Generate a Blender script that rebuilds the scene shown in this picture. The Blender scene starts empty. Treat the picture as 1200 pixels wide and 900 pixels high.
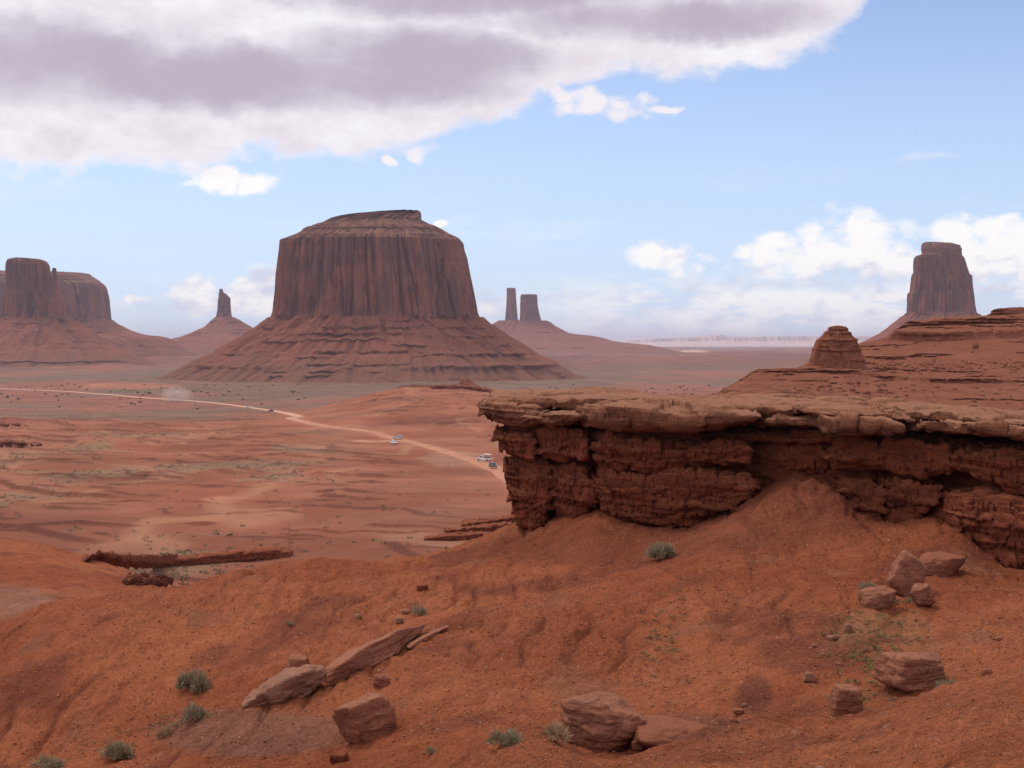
import bpy, bmesh, math, random
import numpy as np
R = math.radians
random.seed(7)
rng = np.random.default_rng(11)
sc = bpy.context.scene
col = sc.collection

# ------------------------------------------------------------------ camera
F = 1500.0                      # focal length in photo pixels (1200 wide)
TILT = math.atan(48 / F)        # camera looks slightly down: horizon at row 402
cam = bpy.data.cameras.new('camera'); camo = bpy.data.objects.new('camera', cam)
col.objects.link(camo); sc.camera = camo
camo.location = (0, 0, 0); camo.rotation_euler = (R(90) - TILT, 0, 0)
cam.sensor_width = 36; cam.lens = F / 1200 * 36
cam.clip_start = 0.5; cam.clip_end = 200000

# ------------------------------------------------------------------ exposure, sun
sc.view_settings.view_transform = 'Standard'; sc.view_settings.look = 'None'
sc.view_settings.exposure = 0.0; sc.view_settings.gamma = 1
SUN_EL, SUN_AZ = R(58), R(-50)      # azimuth measured from +y towards +x
sd = (math.cos(SUN_EL) * math.sin(SUN_AZ), math.cos(SUN_EL) * math.cos(SUN_AZ), math.sin(SUN_EL))
sun = bpy.data.lights.new('sun', 'SUN'); suno = bpy.data.objects.new('sun', sun); col.objects.link(suno)
sun.energy = 1.5; sun.angle = R(10); sun.color = (1.0, 0.94, 0.86)
suno.rotation_euler = (R(90) - SUN_EL, 0, -SUN_AZ + math.pi)

# ------------------------------------------------------------------ node helper
class NT:
    def __init__(s, tree): s.t = tree; s.n = tree.nodes; s.l = tree.links
    def put(s, sock, v):
        if v is None: return
        if isinstance(v, bpy.types.NodeSocket): s.l.new(v, sock)
        elif isinstance(v, (tuple, list)):
            v = tuple(v)
            if len(sock.default_value) == 4 and len(v) == 3: v = v + (1,)
            sock.default_value = v
        else: sock.default_value = v
    def m(s, op, a, b=None, c=None, clamp=False):
        n = s.n.new('ShaderNodeMath'); n.operation = op; n.use_clamp = clamp
        for i, v in enumerate((a, b, c)): s.put(n.inputs[i], v)
        return n.outputs[0]
    def mr(s, v, a, b, c=0.0, d=1.0, smooth=False):
        n = s.n.new('ShaderNodeMapRange'); n.clamp = True
        if smooth: n.interpolation_type = 'SMOOTHSTEP'
        for i, q in enumerate((v, a, b, c, d)): s.put(n.inputs[i], q)
        return n.outputs[0]
    def noise(s, vec, scale, detail=4, rough=0.5, dist=0.0, dim='3D'):
        n = s.n.new('ShaderNodeTexNoise'); n.noise_dimensions = dim
        s.put(n.inputs['Vector'], vec); n.inputs['Scale'].default_value = scale
        n.inputs['Detail'].default_value = detail; n.inputs['Roughness'].default_value = rough
        n.inputs['Distortion'].default_value = dist
        return n.outputs[0]
    def voro(s, vec, scale, feature='F1', out=0):
        n = s.n.new('ShaderNodeTexVoronoi'); n.feature = feature
        s.put(n.inputs['Vector'], vec); n.inputs['Scale'].default_value = scale
        return n.outputs[out]
    def mapping(s, vec, scale=(1, 1, 1), loc=(0, 0, 0), rot=(0, 0, 0)):
        n = s.n.new('ShaderNodeMapping'); s.put(n.inputs[0], vec)
        n.inputs[1].default_value = loc; n.inputs[2].default_value = rot; n.inputs[3].default_value = scale
        return n.outputs[0]
    def mix(s, f, a, b, mode='MIX'):
        n = s.n.new('ShaderNodeMix'); n.data_type = 'RGBA'; n.blend_type = mode
        s.put(n.inputs[0], f); s.put(n.inputs[6], a); s.put(n.inputs[7], b)
        return n.outputs[2]
    def comb(s, x, y, z):
        n = s.n.new('ShaderNodeCombineXYZ')
        for i, v in enumerate((x, y, z)): s.put(n.inputs[i], v)
        return n.outputs[0]
    def sep(s, v):
        n = s.n.new('ShaderNodeSeparateXYZ'); s.put(n.inputs[0], v); return n.outputs
    def curve(s, v, pts):
        n = s.n.new('ShaderNodeFloatCurve'); c = n.mapping.curves[0]
        n.mapping.extend = 'HORIZONTAL'
        pts = sorted(pts)
        c.points[0].location = pts[0]; c.points[1].location = pts[-1]
        for p in pts[1:-1]: c.points.new(*p)
        for p in c.points: p.handle_type = 'AUTO_CLAMPED'
        n.mapping.update(); s.put(n.inputs['Value'], v)
        return n.outputs[0]

def slope_of(py): return math.tan(math.atan((450 - py) / F) - TILT)     # z / depth for a photo row
def row_of(z, D): return 450 - F * np.tan(np.arctan(z / D) + TILT)
def azel(px, py):
    u = (px - 600) / F; s = slope_of(py)
    return math.atan(u), math.atan(s * math.cos(math.atan(u)))

# ------------------------------------------------------------------ sky (world)
w = bpy.data.worlds.new('World'); sc.world = w; w.use_nodes = True
W = NT(w.node_tree); W.n.clear()
SKY_STRENGTH = 0.1
tc = W.n.new('ShaderNodeTexCoord').outputs['Generated']
sky = W.n.new('ShaderNodeTexSky'); sky.sky_type = 'NISHITA'; sky.sun_disc = False
sky.sun_elevation = SUN_EL; sky.sun_rotation = SUN_AZ
sky.altitude = 1600; sky.air_density = 1.0; sky.dust_density = 1.0; sky.ozone_density = 1.0
X, Y, Z = W.sep(tc)
az = W.m('ARCTAN2', X, Y); el = W.m('ARCSINE', Z)
P0 = W.comb(az, el, 0.0)
# ragged outline noise, shared
na = W.noise(W.mapping(P0, (1, 1.5, 1)), 9, 7, 0.58)
nb = W.noise(W.mapping(P0, (1, 1.3, 1), (3, 1, 0)), 38, 5, 0.6)
rag = W.m('ADD', W.m('MULTIPLY', W.m('SUBTRACT', na, 0.5), 1.0), W.m('MULTIPLY', W.m('SUBTRACT', nb, 0.5), 0.45))
def edge_curve(pts):           # photo outline -> elevation of an edge as function of azimuth
    q = []
    for px, py in pts:
        a, e = azel(px, py); q.append(((a + 0.8) / 1.6, e / 0.5))
    return W.m('MULTIPLY', W.curve(W.mr(az, -0.8, 0.8), q), 0.5)
EL = edge_curve([(-400, 215), (0, 203), (90, 200), (115, 187), (250, 190), (420, 186), (480, 186), (540, 160), (600, 140),
                 (645, 112), (700, 98), (740, 92), (850, 88), (935, 68), (990, 44), (1015, 15), (1040, -20), (1200, -120), (1500, -220)])
big = W.m('SUBTRACT', W.m('ADD', W.m('SUBTRACT', el, EL), W.m('MULTIPLY', rag, 0.062)), 0.002)
big_m = W.mr(big, -0.005, 0.010, smooth=True)
thin = W.mr(W.m('ADD', big, W.m('MULTIPLY', W.m('SUBTRACT', W.noise(W.mapping(P0, (1, 3, 1), (7, 2, 0)), 7, 6, .6), .5), .06)), 0.0, 0.03)
wa = W.m('MULTIPLY', W.m('SUBTRACT', W.noise(P0, 22, 5, .6), .5), 0.040); wb = W.m('MULTIPLY', W.m('SUBTRACT', W.noise(W.mapping(P0, (1, 1, 1), (5, 5, 0)), 26, 5, .6), .5), 0.020)
azd = W.m('ADD', az, wa); eld = W.m('ADD', el, wb)
def ell(px, py, rx, ry):       # ellipse field in sky angles
    a, e = azel(px, py); rx /= F; ry /= F
    d1 = W.m('DIVIDE', W.m('SUBTRACT', azd, a), rx); d2 = W.m('DIVIDE', W.m('SUBTRACT', eld, e), ry)
    return W.m('SUBTRACT', 1.0, W.m('ADD', W.m('MULTIPLY', d1, d1), W.m('MULTIPLY', d2, d2)))
def union(lst):
    r = lst[0]
    for q in lst[1:]: r = W.m('MAXIMUM', r, q)
    return r
small = union([ell(*p) for p in [(285, 214, 46, 15), (275, 206, 22, 12), (228, 342, 30, 26), (303, 342, 46, 32), (160, 353, 19, 7),
     (775, 297, 38, 15), (768, 290, 20, 14), (832, 305, 26, 10), (578, 360, 30, 16), (518, 265, 12, 5), (700, 124, 70, 17), (670, 112, 40, 12),
     (770, 126, 22, 5), (495, 172, 26, 16), (455, 187, 14, 7),
     (890, 304, 48, 22), (930, 292, 62, 28), (1010, 290, 100, 38), (1120, 294, 110, 36), (1240, 294, 110, 40), (1000, 316, 190, 26)]])
sm_v = W.m('ADD', small, W.m('MULTIPLY', rag, 3.0))
bil = W.m('MULTIPLY', W.m('SUBTRACT', 0.45, W.voro(W.mapping(W.comb(azd, eld, 0.0), (1, 1.25, 1)), 62, 'F1', 0)), 1.1)
sm_v = W.m('ADD', sm_v, bil)
sm_m = W.mr(W.m('ADD', sm_v, W.m('MULTIPLY', rag, 1.5)), -0.25, 0.85, smooth=True)
# broken layers near the horizon
HB = W.mr(el, 0.0, 0.062, 1, 0)
lay = W.noise(W.mapping(P0, (1, 4.2, 1), (1.3, 0, 0)), 13, 7, 0.6)
rgt = W.mr(az, -0.06, 0.16)
lay_m = W.m('MULTIPLY', W.mr(W.m('ADD', lay, W.m('MULTIPLY', rgt, 0.10)), 0.44, 0.58, smooth=True), W.mr(el, 0.056, 0.036))
lay_m = W.m('MULTIPLY', lay_m, W.mr(rgt, 0, 1, 0.3, 0.9))
wisp = W.m('MULTIPLY', W.mr(W.noise(W.mapping(P0, (1, 5, 1), (5, 3, 0), (0, 0, R(8))), 5, 6, .62), 0.52, 0.75), W.mr(el, 0.14, 0.07))
wisp = W.m('MAXIMUM', W.m('MULTIPLY', wisp, 0.55), W.m('MULTIPLY', W.mr(W.m('ADD', ell(1085, 185, 40, 5), rag), 0, 1), 0.3))
cloud = W.m('MAXIMUM', W.m('MAXIMUM', big_m, sm_m), W.m('MAXIMUM', lay_m, wisp))
# shading of the big cloud: mauve grey belly
belly = union([ell(*p) for p in [(40, 72, 240, 46), (230, 88, 300, 36), (470, 95, 150, 34), (500, 70, 160, 34), (560, -5, 230, 26), (780, 22, 210, 24)]])
bn = W.noise(W.mapping(P0, (1, 1.6, 1), (2, 8, 0)), 8, 8, 0.62)
bl = W.mr(W.m('ADD', belly, W.m('MULTIPLY', W.m('SUBTRACT', bn, 0.5), 4.0)), -0.8, 1.0, smooth=True)
bn2 = W.noise(W.mapping(P0, (1, 1.6, 1), (9, 4, 0)), 22, 8, 0.64)
K = 1 / SKY_STRENGTH
white = (0.98 * K, 0.95 * K, 1.0 * K); grey = (0.52 * K, 0.455 * K, 0.56 * K); cream = (0.80 * K, 0.73 * K, 0.80 * K)
ccol = W.mix(W.mr(W.m('ADD', W.m('MULTIPLY', bn2, .6), W.m('MULTIPLY', bn, .4)), 0.38, 0.60), cream, white)
ccol = W.mix(W.m('MULTIPLY', bl, big_m), ccol, grey)
shade_small = W.mr(W.m('ADD', W.m('ADD', W.noise(W.mapping(P0, (1, 2, 1), (4, 4, 0)), 24, 7, .62), W.m('MULTIPLY', bil, 0.16)), W.mr(el, 0.045, 0.085, 0.0, 0.14)), 0.34, 0.54)
ccol_s = W.mix(shade_small, (0.70 * K, 0.71 * K, 0.86 * K), (1.06 * K, 1.04 * K, 1.03 * K))
ccol_s = W.mix(W.mr(el, 0.12, 0.15, 0, 0.75), ccol_s, (0.90 * K, 0.85 * K, 0.90 * K))
ccol = W.mix(big_m, ccol_s, ccol)
tint = W.mix(1.0, sky.outputs[0], (1.62, 1.50, 1.58), 'MULTIPLY')
# pale air close to the horizon
tint = W.mix(W.mr(el, 0.0, 0.26, 0.85, 0.0), tint, (0.54 * K, 0.73 * K, 1.0 * K))
final = W.mix(cloud, tint, ccol)
bg = W.n.new('ShaderNodeBackground'); W.l.new(final, bg.inputs[0]); bg.inputs[1].default_value = SKY_STRENGTH
wo = W.n.new('ShaderNodeOutputWorld'); W.l.new(bg.outputs[0], wo.inputs[0])

# ------------------------------------------------------------------ numpy noise
def _h(i, j, k, seed):
    n = (i.astype(np.int64) * 374761393 + j.astype(np.int64) * 668265263 + k.astype(np.int64) * 2147483647 + seed * 974634777) & 0xFFFFFFFF
    n = ((n ^ (n >> 13)) * 1274126177) & 0xFFFFFFFF
    n = ((n ^ (n >> 16)) * 2246822519) & 0xFFFFFFFF
    return (n ^ (n >> 15))
def vn2(x, y, seed=0):          # gradient noise, about -1..1
    xi = np.floor(x); yi = np.floor(y); fx = x - xi; fy = y - yi
    u = fx * fx * fx * (fx * (fx * 6 - 15) + 10); v = fy * fy * fy * (fy * (fy * 6 - 15) + 10)
    zi = np.zeros_like(xi)
    def g(a, b):
        ang = _h(xi + a, yi + b, zi, seed) * (2 * math.pi / 4294967296.0)
        return np.cos(ang) * (fx - a) + np.sin(ang) * (fy - b)
    a = g(0, 0); b = g(1, 0); c = g(0, 1); d = g(1, 1)
    return 1.5 * ((a + (b - a) * u) * (1 - v) + (c + (d - c) * u) * v)
def vn3(x, y, z, seed=0):       # smoothed value noise, -1..1
    xi = np.floor(x); yi = np.floor(y); zi = np.floor(z); fx = x - xi; fy = y - yi; fz = z - zi
    u = fx * fx * (3 - 2 * fx); v = fy * fy * (3 - 2 * fy); w_ = fz * fz * (3 - 2 * fz)
    def g(a, b, c): return _h(xi + a, yi + b, zi + c, seed) * (2 / 4294967296.0) - 1
    def l(a, b, t): return a + (b - a) * t
    return l(l(l(g(0,0,0), g(1,0,0), u), l(g(0,1,0), g(1,1,0), u), v), l(l(g(0,0,1), g(1,0,1), u), l(g(0,1,1), g(1,1,1), u), v), w_)
def fbm2(x, y, o=4, seed=0, g=0.5):
    r = 0; a = 1; t = 0
    for k in range(o):
        r = r + a * vn2(x, y, seed + k * 17); t += a; a *= g; x = x * 2.03 + 5.1; y = y * 2.03 + 1.7
    return r / t * 1.5
def fbm3(x, y, z, o=4, seed=0, g=0.5):
    r = 0; a = 1; t = 0
    for k in range(o):
        r = r + a * vn3(x, y, z, seed + k * 17); t += a; a *= g; x = x * 2.03 + 5.1; y = y * 2.03 + 1.7; z = z * 2.03 + 3.3
    return r / t * 1.3
def worley(x, y, z, seed=0):
    xi = np.floor(x); yi = np.floor(y); zi = np.floor(z)
    f1 = np.full(x.shape, 9.0); f2 = np.full(x.shape, 9.0); idc = np.zeros(x.shape)
    for a in (-1, 0, 1):
        for b in (-1, 0, 1):
            for c in (-1, 0, 1):
                h = _h(xi + a, yi + b, zi + c, seed)
                px = xi + a + (h & 1023) / 1023.0; py = yi + b + ((h >> 10) & 1023) / 1023.0; pz = zi + c + ((h >> 20) & 1023) / 1023.0
                d = np.sqrt((px - x) ** 2 + (py - y) ** 2 + (pz - z) ** 2)
                n1 = d < f1
                f2 = np.where(n1, f1, np.minimum(f2, d)); idc = np.where(n1, (h & 255) / 255.0, idc); f1 = np.where(n1, d, f1)
    return f1, f2, idc
def sst(x, a, b):
    t = np.clip((x - a) / (b - a), 0, 1); return t * t * (3 - 2 * t)

# ------------------------------------------------------------------ object helpers
def tag(o, label=None, cat=None, group=None, kind=None):
    if label: o['label'] = label
    if cat: o['category'] = cat
    if group: o['group'] = group
    if kind: o['kind'] = kind
    return o
def empty(name, loc, label=None, cat=None, group=None, rz=0):
    o = bpy.data.objects.new(name, None); col.objects.link(o); o.location = loc; o.rotation_euler = (0, 0, rz)
    o.empty_display_size = 0.5
    return tag(o, label, cat, group)
def mesh_obj(name, V, Fc, mat, parent=None, smooth=True, colors=None, attrs=None, base=None):
    """V in world metres (or local to base), Fc int array n x 4 / n x 3 or list of such arrays"""
    V = np.asarray(V, dtype=np.float32)
    if base is None:
        base = np.array(parent.matrix_basis.translation) if parent is not None else None
    if base is not None and parent is not None: V = V - np.asarray(base, dtype=np.float32)
    me = bpy.data.meshes.new(name)
    if not isinstance(Fc, list): Fc = [Fc]
    Fc = [np.asarray(f, dtype=np.int32) for f in Fc if len(f)]
    loops = np.concatenate([f.ravel() for f in Fc]); sizes = np.concatenate([np.full(len(f), f.shape[1], dtype=np.int32) for f in Fc])
    me.vertices.add(len(V)); me.vertices.foreach_set('co', V.ravel())
    me.loops.add(len(loops)); me.loops.foreach_set('vertex_index', loops)
    me.polygons.add(len(sizes)); me.polygons.foreach_set('loop_start', np.concatenate([[0], np.cumsum(sizes)[:-1]]).astype(np.int32))
    me.update(calc_edges=True)
    if smooth: me.polygons.foreach_set('use_smooth', np.ones(len(sizes), dtype=bool))
    if colors is not None:
        a = me.color_attributes.new('Col', 'FLOAT_COLOR', 'POINT')
        c = np.ones((len(V), 4), dtype=np.float32); c[:, :3] = colors; a.data.foreach_set('color', c.ravel())
    if attrs:
        for k, v in attrs.items():
            a = me.attributes.new(k, 'FLOAT', 'POINT'); a.data.foreach_set('value', np.asarray(v, dtype=np.float32))
    me.validate(); me.materials.append(mat)
    o = bpy.data.objects.new(name, me); col.objects.link(o)
    if parent is not None: o.parent = parent
    return o
def grid_faces(nr, nc, wrap=False):
    r = np.arange(nr - 1)[:, None]; c = np.arange(nc if wrap else nc - 1)[None, :]; c2 = (c + 1) % nc
    return np.stack([r * nc + c, r * nc + c2, (r + 1) * nc + c2, (r + 1) * nc + c], -1).reshape(-1, 4)

# ------------------------------------------------------------------ materials
def new_mat(name, rough=0.95, spec=0.15):
    m = bpy.data.materials.new(name); m.use_nodes = True; T = NT(m.node_tree)
    b = T.n['Principled BSDF']; b.inputs['Roughness'].default_value = rough
    b.inputs['Specular IOR Level'].default_value = spec
    return m, T, b
def bump(T, b, h, strength, dist, prev=None):
    n = T.n.new('ShaderNodeBump'); n.inputs['Strength'].default_value = strength; n.inputs['Distance'].default_value = dist
    T.put(n.inputs['Height'], h)
    if prev is not None: T.l.new(prev, n.inputs['Normal'])
    T.l.new(n.outputs[0], b.inputs['Normal']); return n.outputs[0]
def pos(T): return T.n.new('ShaderNodeNewGeometry').outputs['Position']
def colattr(T):
    n = T.n.new('ShaderNodeVertexColor'); n.layer_name = 'Col'; return n.outputs[0]
def fattr(T, name):
    n = T.n.new('ShaderNodeAttribute'); n.attribute_name = name; return n.outputs['Fac']

def mat_ground():
    m, T, b = new_mat('red_soil', 1.0, 0.05)
    p = pos(T); c = colattr(T); far = fattr(T, 'far')
    n1 = T.noise(p, 0.9, 8, 0.62); n2 = T.noise(p, 7.0, 5, 0.7); n3 = T.noise(p, 0.02, 8, 0.65)
    near = T.m('SUBTRACT', 1.0, far)
    v = T.mix(T.m('MULTIPLY', near, 0.8), (1, 1, 1), T.mix(T.mr(n1, 0.3, 0.7), (0.76, 0.72, 0.72), (1.2, 1.24, 1.26)))
    c = T.mix(1.0, c, v, 'MULTIPLY')
    c = T.mix(T.m('MULTIPLY', near, 0.75), c, T.mix(1.0, c, T.mix(T.mr(n2, 0.3, 0.7), (0.66, 0.62, 0.62), (1.34, 1.38, 1.4)), 'MULTIPLY'))
    c = T.mix(far, c, T.mix(1.0, c, T.mix(T.mr(n3, 0.3, 0.7), (0.72, 0.74, 0.78), (1.25, 1.22, 1.2)), 'MULTIPLY'))
    # fine pale grit
    vo = T.voro(p, 9.0, 'F1', 0); vc = T.voro(p, 9.0, 'F1', 1)
    gm = T.m('MULTIPLY', T.mr(vo, 0.26, 0.18), T.mr(T.sep(vc)[0], 0.86, 0.88)); gm = T.m('MULTIPLY', gm, near)
    gm = T.m('MULTIPLY', gm, T.mr(T.noise(p, 0.35, 3), 0.42, 0.62))
    c = T.mix(T.m('MULTIPLY', gm, 0.75), c, (0.46, 0.27, 0.19))
    v2 = T.voro(p, 3.6, 'F1', 0); vc2 = T.voro(p, 3.6, 'F1', 1); cs = T.sep(vc2)
    g2 = T.m('MULTIPLY', T.m('MULTIPLY', T.mr(v2, 0.20, 0.12), T.mr(cs[0], 0.72, 0.74)), near)
    c = T.mix(T.m('MULTIPLY', g2, T.m('MULTIPLY', cs[1], 0.9)), c, (0.48, 0.28, 0.20))
    g3 = T.m('MULTIPLY', T.m('MULTIPLY', T.mr(v2, 0.26, 0.16), T.mr(cs[0], 0.2, 0.18)), near)
    c = T.mix(T.m('MULTIPLY', g3, 0.55), c, (0.10, 0.032, 0.022))
    T.l.new(c, b.inputs['Base Color'])
    h = T.m('ADD', T.m('MULTIPLY', n1, 0.7), T.m('MULTIPLY', T.noise(p, 3.2, 7, 0.72), 0.55))
    h = T.m('MULTIPLY', h, near)
    n_ = bump(T, b, h, 0.8, 0.28)
    hh = T.m('MULTIPLY', T.m('ADD', T.noise(p, 14, 5, .75), T.m('MULTIPLY', T.voro(p, 12, 'F1', 0), -0.5)), near)
    n_ = bump(T, b, hh, 0.9, 0.075, n_)
    n4 = T.noise(p, 26.0, 4, 0.75)
    c = T.mix(T.m('MULTIPLY', near, 0.8), c, T.mix(1.0, c, T.mix(T.mr(n4, 0.3, 0.7), (0.62, 0.58, 0.58), (1.38, 1.42, 1.42)), 'MULTIPLY'))
    T.l.new(c, b.inputs['Base Color'])
    hf = T.m('MULTIPLY', T.noise(p, 0.12, 9, 0.7), far)
    bump(T, b, hf, 0.55, 4.0, n_)
    return m
def mat_rock(name, c_lo, c_hi, c_dust=None, sc_=1.0, zf=4.0, crack=1.0, dust=0.0, bumpd=0.08, strata=0.5):
    """sandstone or mudstone: bedded colour, cracks, dust on upward faces"""
    m, T, b = new_mat(name, 0.95, 0.1)
    p = pos(T)
    ps = T.mapping(p, (0.25 * sc_, 0.25 * sc_, zf * sc_))
    wv = T.noise(p, 0.5 * sc_, 3)
    bed = T.noise(ps, 1.0, 6, 0.65, 0.4)
    gr = T.noise(p, 2.2 * sc_, 8, 0.68)
    gr2 = T.noise(p, 0.45 * sc_, 5, 0.6)
    f = T.m('ADD', T.m('MULTIPLY', bed, strata), T.m('MULTIPLY', gr, 1 - strata))
    c = T.mix(T.mr(f, 0.33, 0.67), c_lo, c_hi)
    c = T.mix(1.0, c, T.mix(T.mr(gr2, 0.3, 0.7), (0.72, 0.70, 0.72), (1.22, 1.2, 1.16)), 'MULTIPLY')
    fine = T.noise(p, 14 * sc_, 4, 0.7)
    c = T.mix(1.0, c, T.mix(T.mr(fine, 0.3, 0.7), (0.8, 0.78, 0.78), (1.18, 1.18, 1.18)), 'MULTIPLY')
    if c_dust:
        nz = T.sep(T.n.new('ShaderNodeNewGeometry').outputs['Normal'])[2]
        dm = T.m('MULTIPLY', T.mr(T.m('ADD', nz, T.m('MULTIPLY', T.m('SUBTRACT', gr, 0.5), 0.9)), 0.45, 0.85), dust)
        c = T.mix(dm, c, c_dust)
    T.l.new(c, b.inputs['Base Color'])
    cr = T.voro(T.mapping(T.mix(0.12, p, T.noise(p, 1.2 * sc_, 4)), (0.9 * sc_, 0.9 * sc_, 2.0 * sc_)), 1.0, 'DISTANCE_TO_EDGE', 0)
    crm = T.mr(cr, 0.0, 0.06)
    h = T.m('ADD', T.m('MULTIPLY', bed, 1.0), T.m('MULTIPLY', gr, 1.1))
    n_ = bump(T, b, h, 0.9, bumpd * 2.2)
    n_ = bump(T, b, T.m('MULTIPLY', crm, crack), 0.6, bumpd, n_)
    bump(T, b, fine, 0.6, bumpd * 0.35, n_)
    return m
def mat_cliff(name, c_lo, c_hi, c_stain, unit=60.0, talus=False, stain=0.7):
    """far butte rock: vertical desert-varnish streaks and joints, horizontal beds"""
    m, T, b = new_mat(name, 1.0, 0.05)
    p = pos(T); u = 1.0 / unit
    big = T.noise(p, 1.6 * u, 6, 0.6)
    beds = T.noise(T.mapping(p, (0.12 * u, 0.12 * u, 9 * u)), 1.0, 6, 0.7)
    c = T.mix(T.mr(T.m('ADD', T.m('MULTIPLY', big, 0.5 if talus else 0.65), T.m('MULTIPLY', beds, 0.5 if talus else 0.35)), 0.36, 0.64), c_lo, c_hi)
    if not talus:
        st = T.noise(T.mapping(p, (3.2 * u, 3.2 * u, 0.7 * u)), 1.0, 8, 0.68, 0.5)
        pat = T.noise(T.mapping(p, (1.3 * u, 1.3 * u, 0.7 * u)), 1.0, 4, 0.55)
        sm = T.m('MULTIPLY', T.mr(T.m('ADD', st, T.m('MULTIPLY', T.m('SUBTRACT', pat, 0.5), 1.9)), 0.42, 0.56), stain)
        c = T.mix(sm, c, c_stain)
        st2 = T.noise(T.mapping(p, (16 * u, 16 * u, 1.6 * u), (40, 0, 0)), 1.0, 5, 0.65, 0.3)
        c = T.mix(1.0, c, T.mix(T.mr(st2, 0.36, 0.64), (0.84, 0.83, 0.85), (1.14, 1.12, 1.1)), 'MULTIPLY')
        h = T.m('ADD', T.m('MULTIPLY', st, 1.0), T.m('MULTIPLY', st2, 0.8))
        bump(T, b, h, 0.9, unit * 0.10)
    else:
        sp = T.noise(p, 14 * u, 6, 0.75)
        c = T.mix(T.mr(sp, 0.56, 0.66, 0, 0.6), c, tuple(min(1, q * 1.5 + 0.03) for q in c_hi))
        bk = T.mr(T.noise(p, 3 * u, 5, .6), 0.42, 0.58); lo = 0.50 if unit == 40 else 0.58
        c = T.mix(T.m('MULTIPLY', T.mr(beds, lo, lo + 0.07, 0, 0.8), bk), c, c_stain)
        if unit > 50:
            foot = T.mr(T.m('ADD', T.sep(p)[2], T.m('MULTIPLY', T.m('SUBTRACT', big, 0.5), 90)), -12, -52)
            c = T.mix(T.m('MULTIPLY', foot, 0.8), c, (0.235, 0.115, 0.077))
        gl = T.noise(T.mapping(p, (3 * u, 3 * u, 0.8 * u)), 1.0, 7, 0.7)
        bump(T, b, T.m('ADD', T.m('ADD', sp, T.m('MULTIPLY', beds, 0.5)), gl), 0.8, unit * 0.07)
    T.l.new(c, b.inputs['Base Color'])
    return m
def mat_plain(name, c, rough=0.6, spec=0.5, var=0.15, scale=6.0, metal=0.0):
    m, T, b = new_mat(name, rough, spec); p = pos(T)
    n = T.noise(p, scale, 4, 0.6)
    T.l.new(T.mix(1.0, c, T.mix(T.mr(n, 0.3, 0.7), (1 - var,) * 3, (1 + var,) * 3), 'MULTIPLY'), b.inputs['Base Color'])
    b.inputs['Metallic'].default_value = metal
    return m
def mat_leaf(name, a, c_):
    m, T, b = new_mat(name, 0.9, 0.1)
    f = fattr(T, 'tone')
    T.l.new(T.mix(f, a, c_), b.inputs['Base Color'])
    return m
M = {}
M['ground'] = mat_ground()
M['cap'] = mat_rock('cap_sandstone', (0.115, 0.042, 0.025), (0.33, 0.138, 0.077), (0.38, 0.175, 0.104), 1.0, 6.5, 0.8, 0.85, 0.13, 0.72)
M['mud'] = mat_rock('red_mudstone', (0.155, 0.043, 0.024), (0.36, 0.105, 0.053), (0.34, 0.108, 0.053), 1.5, 5.0, 1.0, 0.9, 0.13, 0.6)
M['boulder'] = mat_rock('boulder_sandstone', (0.23, 0.088, 0.054), (0.37, 0.160, 0.098), (0.37, 0.155, 0.088), 2.2, 2.4, 0.8, 0.5, 0.05, 0.45)
M['pale_rock'] = mat_rock('pale_sandstone', (0.23, 0.115, 0.08), (0.38, 0.205, 0.135), (0.30, 0.13, 0.08), 2.2, 3.0, 0.8, 0.4, 0.04, 0.4)
M['slab_soil'] = mat_rock('dusty_red_rock', (0.22, 0.08, 0.047), (0.29, 0.115, 0.067), (0.28, 0.10, 0.055), 1.6, 1.0, 0.4, 0.8, 0.05, 0.2)
M['band'] = mat_rock('band_rock', (0.13, 0.042, 0.028), (0.25, 0.08, 0.047), (0.30, 0.105, 0.06), 0.7, 2.0, 1.0, 0.5, 0.25, 0.3)
M['hill'] = mat_cliff('hill_soil', (0.22, 0.075, 0.044), (0.31, 0.117, 0.070), (0.13, 0.05, 0.036), 12.0, True)
M['stack'] = mat_cliff('stack_rock', (0.22, 0.078, 0.045), (0.33, 0.125, 0.075), (0.13, 0.05, 0.036), 9.0, True)
M['cliff'] = mat_cliff('butte_cliff', (0.205, 0.080, 0.056), (0.33, 0.130, 0.085), (0.135, 0.070, 0.060), 60)
M['talus'] = mat_cliff('butte_talus', (0.215, 0.075, 0.047), (0.31, 0.118, 0.075), (0.14, 0.052, 0.039), 60, True)
M['capb'] = mat_cliff('butte_cap', (0.17, 0.075, 0.052), (0.33, 0.17, 0.115), (0.10, 0.05, 0.042), 40, True)
M['farmesa_sunlit'] = mat_cliff('far_mesa_sunlit_rock', (0.80, 0.52, 0.42), (0.92, 0.68, 0.56), (0.70, 0.46, 0.40), 900, False, 0.3)  # raised pale pink albedo stands in for direct sun on the mesa
def mat_road():
    m, T, b = new_mat('road_dirt', 1.0, 0.02); p = pos(T)
    c = T.mix(T.mr(T.sep(p)[1], 700, 1150), (0.47, 0.225, 0.14), (0.66, 0.44, 0.33))
    c = T.mix(1.0, c, T.mix(T.mr(T.noise(p, 0.25, 6, .65), .3, .7), (0.78, 0.76, 0.75), (1.18, 1.18, 1.18)), 'MULTIPLY')
    T.l.new(c, b.inputs['Base Color']); return m
M['road'] = mat_road()
M['bush'] = mat_leaf('sage_leaves', (0.22, 0.175, 0.10), (0.43, 0.375, 0.25))
M['drygrass'] = mat_leaf('dry_grass', (0.30, 0.19, 0.10), (0.50, 0.36, 0.22))
M['weed'] = mat_leaf('weed_leaves', (0.11, 0.095, 0.04), (0.23, 0.21, 0.10))
M['scrub'] = mat_leaf('scrub_leaves', (0.12, 0.10, 0.06), (0.22, 0.19, 0.12))
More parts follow.
